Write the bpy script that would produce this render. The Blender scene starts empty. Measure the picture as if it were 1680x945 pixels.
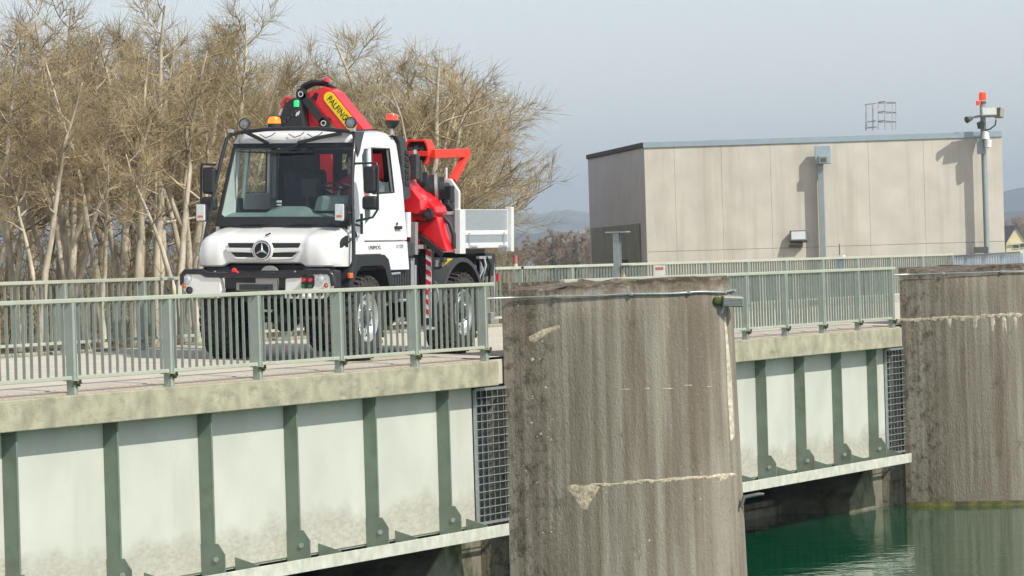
import bpy, bmesh, math, random
from mathutils import Vector, Matrix, Euler
from mathutils.geometry import tessellate_polygon
R = math.radians
random.seed(7)
SC = bpy.context.scene
COL = SC.collection

# ------------------------------------------------------------------ camera
CAM_Z = 1.3
YAW, PITCH, ROLL = 0.3942629, -0.0050225, 0.03
FPX, PCX, PCY = 7000.0, 840.0, 472.5
_F = Vector((math.cos(YAW)*math.cos(PITCH), math.sin(YAW)*math.cos(PITCH), math.sin(PITCH)))
_R0 = Vector((math.sin(YAW), -math.cos(YAW), 0)); _U0 = _R0.cross(_F)
_R = _R0*math.cos(ROLL) - _U0*math.sin(ROLL); _U = _U0*math.cos(ROLL) + _R0*math.sin(ROLL)
cam = bpy.data.cameras.new('camera'); camo = bpy.data.objects.new('camera', cam); COL.objects.link(camo)
cam.sensor_width = 36; cam.lens = FPX/1680*36; cam.clip_start = 1; cam.clip_end = 40000
camo.matrix_world = Matrix(((_R.x,_U.x,-_F.x,0),(_R.y,_U.y,-_F.y,0),(_R.z,_U.z,-_F.z,CAM_Z),(0,0,0,1)))
SC.camera = camo
SC.render.resolution_x = 1024; SC.render.resolution_y = 576

# ------------------------------------------------------------------ sky, sun, exposure
SUN_EL = R(44); SDX, SDY = -0.30, -0.954
w = bpy.data.worlds.new('World'); SC.world = w; w.use_nodes = True
wn = w.node_tree.nodes; wl = w.node_tree.links
bg = wn['Background']
sky = wn.new('ShaderNodeTexSky'); sky.sky_type = 'NISHITA'; sky.sun_disc = False
sky.sun_elevation = SUN_EL; sky.sun_rotation = math.atan2(SDX, SDY)
sky.altitude = 200; sky.air_density = 1.0; sky.dust_density = 1.0; sky.ozone_density = 1.0
hs = wn.new('ShaderNodeHueSaturation'); hs.inputs['Saturation'].default_value = 0.34
wl.new(sky.outputs[0], hs.inputs['Color']); 
tn = wn.new('ShaderNodeMix'); tn.data_type = 'RGBA'; tn.blend_type = 'MULTIPLY'; tn.inputs['Factor'].default_value = 1; tn.inputs['B'].default_value = (0.975,0.99,1.025,1)   # thin cool overcast veil
wl.new(hs.outputs[0], tn.inputs['A']); wl.new(tn.outputs['Result'], bg.inputs['Color'])
bg.inputs['Strength'].default_value = 0.117
sl = bpy.data.lights.new('sun', 'SUN'); sl.energy = 3.2; sl.angle = R(0.5); sl.color = (1, 0.95, 0.86)
so = bpy.data.objects.new('sun', sl); COL.objects.link(so)
so.rotation_euler = Vector((-SDX*math.cos(SUN_EL), -SDY*math.cos(SUN_EL), -math.sin(SUN_EL))).to_track_quat('-Z', 'Y').to_euler()
SC.view_settings.view_transform = 'Standard'; SC.view_settings.look = 'None'
SC.cycles.max_bounces = 7; SC.cycles.volume_bounces = 0; SC.cycles.transparent_max_bounces = 24
SC.view_settings.exposure = 0.45; SC.view_settings.gamma = 1.0

# ------------------------------------------------------------------ helpers
def ray(px, py): return _F + _R*((px-PCX)/FPX) - _U*((py-PCY)/FPX)
def at(px, py, D): return Vector((0, 0, CAM_Z)) + ray(px, py)*D          # point at depth D along the view axis
def onY(px, py, Y):
    d = ray(px, py); return Vector((0, 0, CAM_Z)) + d*(Y/d.y)

def _n(nt, t, **kw):
    n = nt.nodes.new(t)
    for k, v in kw.items(): setattr(n, k, v)
    return n
def pm(name, col, rough=0.6, metal=0.0, var=0.12, scale=6.0, bump=0.0, bscale=60.0, stretch=(1,1,1),
       col2=None, thr=(0.45, 0.65), coat=0.0, emit=None, estr=0.0, streak=None, var2=0.0, spec=None):
    """procedural paint / concrete / metal: base colour with soft noise, optional second colour in patches, relief"""
    m = bpy.data.materials.new(name); m.use_nodes = True; nt = m.node_tree
    b = nt.nodes['Principled BSDF']; L = nt.links.new
    b.inputs['Roughness'].default_value = rough; b.inputs['Metallic'].default_value = metal
    if spec is not None: b.inputs['Specular IOR Level'].default_value = spec
    if coat: b.inputs['Coat Weight'].default_value = coat; b.inputs['Coat Roughness'].default_value = 0.08
    geo = _n(nt, 'ShaderNodeNewGeometry'); mp = _n(nt, 'ShaderNodeMapping'); mp.inputs['Scale'].default_value = stretch
    L(geo.outputs['Position'], mp.inputs['Vector'])
    nz = _n(nt, 'ShaderNodeTexNoise'); nz.inputs['Scale'].default_value = scale; nz.inputs['Detail'].default_value = 6
    L(mp.outputs[0], nz.inputs['Vector'])
    mr = _n(nt, 'ShaderNodeMapRange'); mr.inputs['From Min'].default_value = 0.3; mr.inputs['From Max'].default_value = 0.7
    mr.inputs['To Min'].default_value = 1-var; mr.inputs['To Max'].default_value = 1+var
    L(nz.outputs['Fac'], mr.inputs['Value'])
    mul = _n(nt, 'ShaderNodeMix', data_type='RGBA', blend_type='MULTIPLY'); mul.inputs['Factor'].default_value = 1
    mul.inputs['A'].default_value = (*col, 1)
    L(mr.outputs[0], mul.inputs['B'])
    out = mul.outputs['Result']
    if col2 is not None:
        n2 = _n(nt, 'ShaderNodeTexNoise'); n2.inputs['Scale'].default_value = scale*0.45; n2.inputs['Detail'].default_value = 8
        n2.inputs['Roughness'].default_value = 0.65
        mp2 = _n(nt, 'ShaderNodeMapping'); mp2.inputs['Scale'].default_value = streak or stretch; mp2.inputs['Location'].default_value = (3.1, 7.7, 1.3)
        L(geo.outputs['Position'], mp2.inputs['Vector']); L(mp2.outputs[0], n2.inputs['Vector'])
        r2 = _n(nt, 'ShaderNodeMapRange'); r2.inputs['From Min'].default_value = thr[0]; r2.inputs['From Max'].default_value = thr[1]
        L(n2.outputs['Fac'], r2.inputs['Value'])
        mx = _n(nt, 'ShaderNodeMix', data_type='RGBA'); L(r2.outputs[0], mx.inputs['Factor']); L(out, mx.inputs['A'])
        mx.inputs['B'].default_value = (*col2, 1); out = mx.outputs['Result']
    L(out, b.inputs['Base Color'])
    if bump:
        nb = _n(nt, 'ShaderNodeTexNoise'); nb.inputs['Scale'].default_value = bscale; nb.inputs['Detail'].default_value = 5
        L(mp.outputs[0], nb.inputs['Vector'])
        bp = _n(nt, 'ShaderNodeBump'); bp.inputs['Strength'].default_value = bump; bp.inputs['Distance'].default_value = 0.02
        L(nb.outputs['Fac'], bp.inputs['Height']); L(bp.outputs[0], b.inputs['Normal'])
    if emit:
        b.inputs['Emission Color'].default_value = (*emit, 1); b.inputs['Emission Strength'].default_value = estr
    return m
def glass(name, tint, refl=0.09, rough=0.01):
    m = bpy.data.materials.new(name); m.use_nodes = True; nt = m.node_tree; nt.nodes.clear(); L = nt.links.new
    tr = _n(nt, 'ShaderNodeBsdfTransparent'); tr.inputs[0].default_value = (*tint, 1)
    gl = _n(nt, 'ShaderNodeBsdfGlossy'); gl.inputs['Roughness'].default_value = rough
    lw = _n(nt, 'ShaderNodeLayerWeight'); lw.inputs['Blend'].default_value = 0.5
    fr = _n(nt, 'ShaderNodeMath', operation='POWER'); fr.inputs[1].default_value = 5.0; L(lw.outputs['Facing'], fr.inputs[0])
    ad = _n(nt, 'ShaderNodeMath', operation='MULTIPLY_ADD'); ad.inputs[1].default_value = 0.9; ad.inputs[2].default_value = refl; ad.use_clamp = True
    mx = _n(nt, 'ShaderNodeMixShader'); o = _n(nt, 'ShaderNodeOutputMaterial')
    L(fr.outputs[0], ad.inputs[0]); L(ad.outputs[0], mx.inputs[0]); L(tr.outputs[0], mx.inputs[1]); L(gl.outputs[0], mx.inputs[2]); L(mx.outputs[0], o.inputs[0])
    return m

ORG = {}
def tag(o, label=None, cat=None, group=None, kind=None):
    if label: o['label'] = label
    if cat: o['category'] = cat
    if group: o['group'] = group
    if kind: o['kind'] = kind
    return o
def root(name, label, cat, loc, group=None, rot=None, frame=None):
    e = bpy.data.objects.new(name, None); COL.objects.link(e); e.empty_display_size = 0.2
    e.location = loc
    if rot: e.rotation_euler = rot
    ORG[e] = Vector(frame if frame is not None else loc)
    return tag(e, label, cat, group)
class MB:
    """collects shapes; build() links them as ONE mesh object, its origin at the middle of the shape"""
    def __init__(s): s.v = []; s.f = []; s.m = []; s.mi = 0
    def add(s, vs, fs):
        o = len(s.v); s.v += [tuple(v) for v in vs]; s.f += [tuple(i+o for i in f) for f in fs]; s.m += [s.mi]*len(fs); return s
    def box(s, a, b):
        (x0,y0,z0),(x1,y1,z1) = a, b
        return s.add([(x0,y0,z0),(x1,y0,z0),(x1,y1,z0),(x0,y1,z0),(x0,y0,z1),(x1,y0,z1),(x1,y1,z1),(x0,y1,z1)],
                     [(3,2,1,0),(4,5,6,7),(0,1,5,4),(1,2,6,5),(2,3,7,6),(3,0,4,7)])
    def cbox(s, c, d, rot=None):
        h = Vector(d)/2; c = Vector(c); pts = []
        for z in (-1,1):
            for x,y in ((-1,-1),(1,-1),(1,1),(-1,1)):
                p = Vector((x*h.x,y*h.y,z*h.z))
                if rot is not None: p = rot @ p
                pts.append(c+p)
        return s.add(pts, [(3,2,1,0),(4,5,6,7),(0,1,5,4),(1,2,6,5),(2,3,7,6),(3,0,4,7)])
    def beam(s, p, q, wd, ht, up=(0,0,1)):
        """rectangular bar from p to q, wd across, ht along up"""
        p = Vector(p); q = Vector(q); d = (q-p).normalized(); up = Vector(up); sd = d.cross(up).normalized(); u = sd.cross(d).normalized()
        ps = []
        for e in (p, q):
            for a,b in ((-1,-1),(1,-1),(1,1),(-1,1)): ps.append(e+sd*a*wd/2+u*b*ht/2)
        return s.add(ps, [(3,2,1,0),(4,5,6,7),(0,1,5,4),(1,2,6,5),(2,3,7,6),(3,0,4,7)])
    def tube(s, path, r, n=8, cap=True):
        P = [Vector(p) for p in path]; rs = r if isinstance(r, (list, tuple)) else [r]*len(P)
        d0 = (P[1]-P[0]).normalized(); ref = Vector((0,0,1)) if abs(d0.z) < 0.9 else Vector((1,0,0))
        u = d0.cross(ref).normalized(); base = len(s.v); vs = []; fs = []
        for i, p in enumerate(P):
            if i == 0: d = d0
            elif i == len(P)-1: d = (P[i]-P[i-1]).normalized()
            else: d = ((P[i]-P[i-1]).normalized()+(P[i+1]-P[i]).normalized()).normalized()
            u = (u - d*u.dot(d)).normalized(); v = d.cross(u)
            for k in range(n):
                t = 2*math.pi*k/n; vs.append(p+(u*math.cos(t)+v*math.sin(t))*rs[i])
            if i:
                for k in range(n):
                    a = (i-1)*n+k; b = (i-1)*n+(k+1)%n; fs.append((a, b, b+n, a+n))
        if cap: fs.append(tuple(range(n-1,-1,-1))); fs.append(tuple(range((len(P)-1)*n, len(P)*n)))
        return s.add(vs, fs)
    def lathe(s, c, axis, prof, n=24, ref=(0,0,1)):
        """prof: list of (along axis, radius)"""
        c = Vector(c); a = Vector(axis).normalized(); rf = Vector(ref)
        if abs(a.dot(rf)) > 0.95: rf = Vector((1,0,0))
        u = a.cross(rf).normalized(); v = a.cross(u); vs = []; fs = []
        for (h, r) in prof:
            for k in range(n):
                t = 2*math.pi*k/n; vs.append(c+a*h+(u*math.cos(t)+v*math.sin(t))*max(r, 1e-4))
        for i in range(len(prof)-1):
            for k in range(n):
                p = i*n+k; q = i*n+(k+1)%n; fs.append((p, q, q+n, p+n))
        return s.add(vs, fs)
    def disc(s, c, axis, r, th, n=20): return s.lathe(c, axis, [(0,0),(0,r),(th,r),(th,0)], n)
    def plate(s, outer, holes, fn, th):
        """flat plate with holes; fn(a, b, depth) -> point"""
        loops = [outer]+list(holes); flat = [p for l in loops for p in l]
        tris = tessellate_polygon([[Vector((p[0],p[1],0)) for p in l] for l in loops])
        n = len(flat); vs = [fn(p[0],p[1],0) for p in flat]+[fn(p[0],p[1],th) for p in flat]
        fs = [tuple(t) for t in tris]+[tuple(i+n for i in reversed(t)) for t in tris]; o = 0
        for l in loops:
            k = len(l)
            for i in range(k):
                a = o+i; b = o+(i+1)%k; fs.append((a, b, b+n, a+n))
            o += k
        return s.add(vs, fs)
    def grid(s, rows, flip=False):
        n = len(rows[0]); vs = [p for r in rows for p in r]; fs = []
        for i in range(len(rows)-1):
            for j in range(n-1):
                a = i*n+j; q = (a, a+1, a+n+1, a+n); fs.append(q[::-1] if flip else q)
        return s.add(vs, fs)
    def build(s, name, mat, parent=None, smooth=None, bevel=0, fix=True, kind=None, seg=2):
        xs = [v[0] for v in s.v]; ys = [v[1] for v in s.v]; zs = [v[2] for v in s.v]
        c = Vector(((min(xs)+max(xs))/2, (min(ys)+max(ys))/2, (min(zs)+max(zs))/2))
        me = bpy.data.meshes.new(name); me.from_pydata([(v[0]-c.x, v[1]-c.y, v[2]-c.z) for v in s.v], [], s.f)
        for m in (mat if isinstance(mat, (list, tuple)) else [mat]): me.materials.append(m)
        if any(s.m): me.polygons.foreach_set('material_index', s.m)
        if fix:
            bm = bmesh.new(); bm.from_mesh(me); bmesh.ops.recalc_face_normals(bm, faces=bm.faces); bm.to_mesh(me); bm.free()
        if smooth:
            me.polygons.foreach_set('use_smooth', [True]*len(me.polygons)); me.set_sharp_from_angle(angle=R(smooth))
        me.update()
        o = bpy.data.objects.new(name, me); COL.objects.link(o)
        if bevel:
            b = o.modifiers.new('bevel', 'BEVEL'); b.width = bevel; b.segments = seg; b.limit_method = 'ANGLE'; b.angle_limit = R(40)
        place(o, parent, c)
        if kind: o['kind'] = kind
        return o
def place(o, parent, c):
    c = Vector(c); ORG[o] = c
    if parent is not None: o.parent = parent; o.location = c-ORG[parent]
    else: o.location = c
    return o
def again(o, parent, c):
    """another object of the same shape (shared mesh) at frame position c"""
    k = o.copy(); COL.objects.link(k)
    for a in list(k.keys()):
        if a in ('label','category','group'): del k[a]
    return place(k, parent, c)
def text_mesh(txt, size, depth=0.004):
    cu = bpy.data.curves.new('t', 'FONT'); cu.body = txt; cu.size = size; cu.extrude = depth/2; cu.align_x = 'CENTER'; cu.align_y = 'CENTER'
    cu.resolution_u = 3
    ob = bpy.data.objects.new('t', cu); COL.objects.link(ob); dg = bpy.context.evaluated_depsgraph_get()
    me = bpy.data.meshes.new_from_object(ob.evaluated_get(dg)); bpy.data.objects.remove(ob); bpy.data.curves.remove(cu)
    return me
def put_text(name, txt, size, mat, parent, c, ex, ey, sx=1.0, depth=0.004, shear=0.0):
    me = text_mesh(txt, size, depth); ex = Vector(ex).normalized(); ey = Vector(ey).normalized(); ez = ex.cross(ey)
    for v in me.vertices:
        p = v.co; v.co = ex*((p.x+shear*p.y)*sx)+ey*p.y+ez*p.z
    me.materials.clear(); me.materials.append(mat); me.update()
    o = bpy.data.objects.new(name, me); COL.objects.link(o); return place(o, parent, c)
# ------------------------------------------------------------------ materials
M = {}
M['fascia'] = pm('weathered_edge_concrete', (0.38,0.36,0.255), 0.9, var=0.28, scale=3.0, bump=0.35, bscale=40, col2=(0.22,0.22,0.15), thr=(0.52,0.72), streak=(2.0,2.0,4.5))
M['deck'] = pm('deck_concrete', (0.54,0.49,0.40), 0.9, var=0.10, scale=2.0, bump=0.2, bscale=80)
M['gravel_strip'] = pm('gritty_edge_strip', (0.42,0.36,0.30), 0.95, var=0.3, scale=40, bump=0.5, bscale=90)
M['steel_white'] = pm('pale_girder_paint', (0.66,0.69,0.62), 0.5, var=0.05, scale=1.1, bump=0.04, bscale=3)
M['steel_green'] = pm('green_grey_paint', (0.30,0.37,0.30), 0.55, var=0.10, scale=3)
M['steel_dark'] = pm('shade_dark_green_paint', (0.16,0.205,0.16), 0.6, var=0.12, scale=4, col2=(0.10,0.11,0.07), thr=(0.55,0.75))  # green paint darkened; shade of the left-facing plates is put into the colour
M['flange'] = pm('chalky_flange_paint', (0.55,0.56,0.47), 0.75, var=0.18, scale=6, col2=(0.42,0.28,0.19), thr=(0.66,0.80), bump=0.2)
M['rail'] = pm('railing_paint', (0.32,0.365,0.315), 0.5, var=0.07, scale=5)
M['rail_bar'] = pm('railing_bar_paint', (0.265,0.305,0.26), 0.5, var=0.10, scale=9)
M['rail_top'] = pm('handrail_paint', (0.43,0.45,0.36), 0.5, var=0.07, scale=5)
M['moss'] = pm('moss_clump', (0.07,0.09,0.02), 1.0, var=0.4, scale=40, bump=0.6)
M['galv'] = pm('galvanised_steel', (0.42,0.47,0.47), 0.45, 0.6, var=0.12, scale=12)
M['dark_gap'] = pm('near_black_backing', (0.02,0.024,0.022), 0.7, var=0.3, scale=3)  # near black; the darkness of the openings is put into its colour
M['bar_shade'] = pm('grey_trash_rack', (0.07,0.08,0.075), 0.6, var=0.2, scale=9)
M['wood'] = pm('old_timber', (0.2,0.14,0.08), 0.85, var=0.3, scale=10)
M['ground'] = pm('leaf_litter_ground', (0.16,0.115,0.06), 1.0, var=0.35, scale=0.9, bump=0.6, bscale=12, col2=(0.10,0.10,0.035), thr=(0.5,0.7))
M['sill'] = pm('wet_sill_concrete', (0.20,0.19,0.14), 0.8, var=0.3, scale=3, bump=0.4, bscale=25, col2=(0.06,0.07,0.02), thr=(0.5,0.65))
M['algae'] = pm('algae_band', (0.17,0.15,0.035), 0.6, var=0.6, scale=5, col2=(0.08,0.07,0.04), thr=(0.42,0.6), bump=0.4)
M['lamp_case'] = pm('weathered_lamp_case', (0.33,0.33,0.26), 0.6, 0.3, var=0.2, scale=20)
M['lamp_glass'] = pm('lamp_lens', (0.55,0.58,0.58), 0.12, var=0.05)

def concrete_pier():
    """dark board-marked concrete: vertical board stripes, damp runs from the top, dark damp patches, lichen flecks"""
    m = bpy.data.materials.new('pier_concrete'); m.use_nodes = True; nt = m.node_tree; L = nt.links.new
    b = nt.nodes['Principled BSDF']; b.inputs['Roughness'].default_value = 0.92
    geo = _n(nt, 'ShaderNodeNewGeometry')
    def noise(scale, st, detail=6, rough=0.55, loc=(0,0,0)):
        mp = _n(nt, 'ShaderNodeMapping'); mp.inputs['Scale'].default_value = st; mp.inputs['Location'].default_value = loc
        L(geo.outputs['Position'], mp.inputs['Vector'])
        n = _n(nt, 'ShaderNodeTexNoise'); n.inputs['Scale'].default_value = scale; n.inputs['Detail'].default_value = detail; n.inputs['Roughness'].default_value = rough
        L(mp.outputs[0], n.inputs['Vector']); return n.outputs['Fac']
    def ramp(v, a, c, lo=0.0, hi=1.0):
        r = _n(nt, 'ShaderNodeMapRange'); r.inputs['From Min'].default_value = a; r.inputs['From Max'].default_value = c
        r.inputs['To Min'].default_value = lo; r.inputs['To Max'].default_value = hi; L(v, r.inputs['Value']); return r.outputs[0]
    def mix(f, A, B, bt='MIX'):
        x = _n(nt, 'ShaderNodeMix', data_type='RGBA', blend_type=bt)
        if hasattr(f, 'links'): L(f, x.inputs['Factor'])
        else: x.inputs['Factor'].default_value = f
        for k, c in (('A', A), ('B', B)):
            if hasattr(c, 'links'): L(c, x.inputs[k])
            else: x.inputs[k].default_value = (*c, 1)
        return x.outputs['Result']
    c = mix(ramp(noise(0.8, (0.6,0.6,0.5), 5, 0.6), 0.35, 0.65), (0.275,0.245,0.195), (0.36,0.335,0.275))
    c = mix(ramp(noise(11.0, (1,1,0.012), 2, 0.4), 0.36, 0.64, 0, 0.75), c, (0.20,0.165,0.115))        # board marks
    c = mix(ramp(noise(9.0, (1,1,0.02), 1, 0.4, (4,2,9)), 0.56, 0.62, 0, 0.5), c, (0.40,0.36,0.28))   # paler boards
    c = mix(ramp(noise(2.4, (1.3,1.3,0.10), 7, 0.65, (3,3,3)), 0.46, 0.66, 0, 0.8), c, (0.15,0.12,0.085)) # damp runs
    c = mix(ramp(noise(3.0, (1,1,0.8), 9, 0.72, (1,5,2)), 0.59, 0.70, 0, 0.6), c, (0.09,0.07,0.048))   # dark growth
    c = mix(ramp(noise(26.0, (0.7,0.7,2.2), 6, 0.65, (6,2,3)), 0.60, 0.70, 0, 0.6), c, (0.45,0.41,0.33)) # pale grit
    c = mix(ramp(noise(20.0, (0.9,0.9,1.6), 6, 0.7, (2,9,3)), 0.62, 0.72, 0, 0.7), c, (0.10,0.08,0.055)) # dark pits
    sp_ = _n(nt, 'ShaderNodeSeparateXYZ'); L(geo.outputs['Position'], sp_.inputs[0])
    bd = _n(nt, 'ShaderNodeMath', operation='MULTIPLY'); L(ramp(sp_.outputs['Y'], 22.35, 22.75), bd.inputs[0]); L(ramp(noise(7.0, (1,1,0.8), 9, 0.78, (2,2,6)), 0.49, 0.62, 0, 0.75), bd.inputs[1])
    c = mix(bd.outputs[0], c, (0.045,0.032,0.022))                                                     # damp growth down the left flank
    tb = _n(nt, 'ShaderNodeMath', operation='MULTIPLY'); L(ramp(sp_.outputs['Z'], 0.86, 1.02), tb.inputs[0]); L(ramp(noise(5.0, (1,1,2.0), 6, 0.7, (5,1,1)), 0.36, 0.55), tb.inputs[1])
    c = mix(tb.outputs[0], c, (0.085,0.06,0.035))                                                      # soil and moss on the broken top edge
    
    L(c, b.inputs['Base Color'])
    h = ramp(noise(30, (1,1,0.5), 8, 0.7), 0.2, 0.8); bp = _n(nt, 'ShaderNodeBump'); bp.inputs['Strength'].default_value = 0.5; bp.inputs['Distance'].default_value = 0.03
    L(h, bp.inputs['Height']); L(bp.outputs[0], b.inputs['Normal'])
    return m
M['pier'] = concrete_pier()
M['lime'] = pm('lime_stain', (0.58,0.50,0.37), 0.9, var=0.4, scale=22, bump=0.5, col2=(0.27,0.20,0.13), thr=(0.50,0.68))
M['lime_white'] = pm('white_lime_run', (0.54,0.49,0.39), 0.9, var=0.35, scale=14, bump=0.2)

def web_paint():
    """pale girder paint; splash dirt with an uneven upper edge along the bottom"""
    m = pm('girder_web_paint', (0.575,0.59,0.515), 0.5, var=0.09, scale=0.9, bump=0.18, bscale=1.6, col2=(0.50,0.50,0.42), thr=(0.56,0.80), streak=(2.5,2.5,0.5))
    nt = m.node_tree; L = nt.links.new; b = nt.nodes['Principled BSDF']; src = b.inputs['Base Color'].links[0].from_socket
    geo = _n(nt, 'ShaderNodeNewGeometry'); sep = _n(nt, 'ShaderNodeSeparateXYZ'); L(geo.outputs['Position'], sep.inputs[0])
    nz = _n(nt, 'ShaderNodeTexNoise'); nz.inputs['Scale'].default_value = 1.4; nz.inputs['Detail'].default_value = 5; L(geo.outputs['Position'], nz.inputs['Vector'])
    a = _n(nt, 'ShaderNodeMath', operation='MULTIPLY_ADD'); a.inputs[1].default_value = 0.9; L(nz.outputs['Fac'], a.inputs[0]); L(sep.outputs['Z'], a.inputs[2])
    r = _n(nt, 'ShaderNodeMapRange'); r.inputs['From Min'].default_value = -1.28; r.inputs['From Max'].default_value = -1.50; L(a.outputs[0], r.inputs['Value'])
    n2 = _n(nt, 'ShaderNodeTexNoise'); n2.inputs['Scale'].default_value = 9; n2.inputs['Detail'].default_value = 8; n2.inputs['Roughness'].default_value = 0.75; mp9 = _n(nt, 'ShaderNodeMapping'); mp9.inputs['Scale'].default_value = (0.8,1,2.2); L(geo.outputs['Position'], mp9.inputs['Vector']); L(mp9.outputs[0], n2.inputs['Vector'])
    r2 = _n(nt, 'ShaderNodeMapRange'); r2.inputs['From Min'].default_value = 0.38; r2.inputs['From Max'].default_value = 0.62; r2.inputs['To Min'].default_value = 0.30; L(n2.outputs['Fac'], r2.inputs['Value'])
    mm = _n(nt, 'ShaderNodeMath', operation='MULTIPLY'); L(r.outputs[0], mm.inputs[0]); L(r2.outputs[0], mm.inputs[1])
    mx = _n(nt, 'ShaderNodeMix', data_type='RGBA'); L(mm.outputs[0], mx.inputs['Factor']); L(src, mx.inputs['A']); mx.inputs['B'].default_value = (0.40,0.385,0.31,1)
    L(mx.outputs['Result'], b.inputs['Base Color']); return m
M['web'] = web_paint()

def water_mat():
    m = bpy.data.materials.new('green_river_water'); m.use_nodes = True; nt = m.node_tree; L = nt.links.new
    b = nt.nodes['Principled BSDF']; b.inputs['Base Color'].default_value = (0.003,0.075,0.032,1); b.inputs['Roughness'].default_value = 0.04; b.inputs['IOR'].default_value = 1.33
    geo = _n(nt, 'ShaderNodeNewGeometry'); hh = []
    for sc, st, wt in ((0.9,(1,1,1),1.0),(3.5,(1,1,1),0.35)):
        mp = _n(nt, 'ShaderNodeMapping'); mp.inputs['Scale'].default_value = st; mp.inputs['Rotation'].default_value = (0,0,0.4); L(geo.outputs['Position'], mp.inputs['Vector'])
        n = _n(nt, 'ShaderNodeTexNoise'); n.inputs['Scale'].default_value = sc; n.inputs['Detail'].default_value = 3; L(mp.outputs[0], n.inputs['Vector'])
        k = _n(nt, 'ShaderNodeMath', operation='MULTIPLY'); k.inputs[1].default_value = wt; L(n.outputs['Fac'], k.inputs[0]); hh.append(k)
    ad = _n(nt, 'ShaderNodeMath', operation='ADD'); L(hh[0].outputs[0], ad.inputs[0]); L(hh[1].outputs[0], ad.inputs[1])
    bp = _n(nt, 'ShaderNodeBump'); bp.inputs['Strength'].default_value = 0.09; bp.inputs['Distance'].default_value = 0.12
    L(ad.outputs[0], bp.inputs['Height']); L(bp.outputs[0], b.inputs['Normal'])
    return m
M['water'] = water_mat()

# ------------------------------------------------------------------ river, banks, ground
WATER_Z = -3.27
mb = MB(); mb.grid([[(-150+i*50, -120, WATER_Z), (-150+i*50, 60, WATER_Z)] for i in range(16)])
tag(mb.build('water', M['water']), kind='structure')
def terrain():
    mb = MB(); rows = []
    ys = [30.4, 31.4, 33, 36, 40, 46, 55, 70, 90, 120, 160, 220, 320, 500, 800, 1300, 2200, 4000, 7500]
    xs = [-400,-200,-100,-50,-20,0,20,35,45,55,65,75,85,95,105,115,125,140,160,200,260,340,460,650,900,1300,1900,2800,4500,7500]
    rnd = random.Random(3)
    for x in xs:
        row = []
        for y in ys:
            z = -0.15 + rnd.uniform(-0.12, 0.12) if y > 32 else -0.2
            if y < 31: z = -3.6
            if y > 100: z = -1.0 + rnd.uniform(-0.4, 0.4)
            row.append((x, y, z))
        rows.append(row)
    mb.grid(rows, flip=True)
    # the far bank on the right carries on past the weir
    rows = []
    for x in xs:
        if x >= 160: rows.append([(x, yy, -1.1 if yy > -60 else -4) for yy in (-4000,-1500,-600,-200,-62,-58,0,30.0)])
    mb.grid(rows, flip=True)
    tag(mb.build('terrain', M['ground'], smooth=60), kind='structure')
terrain()

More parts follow.
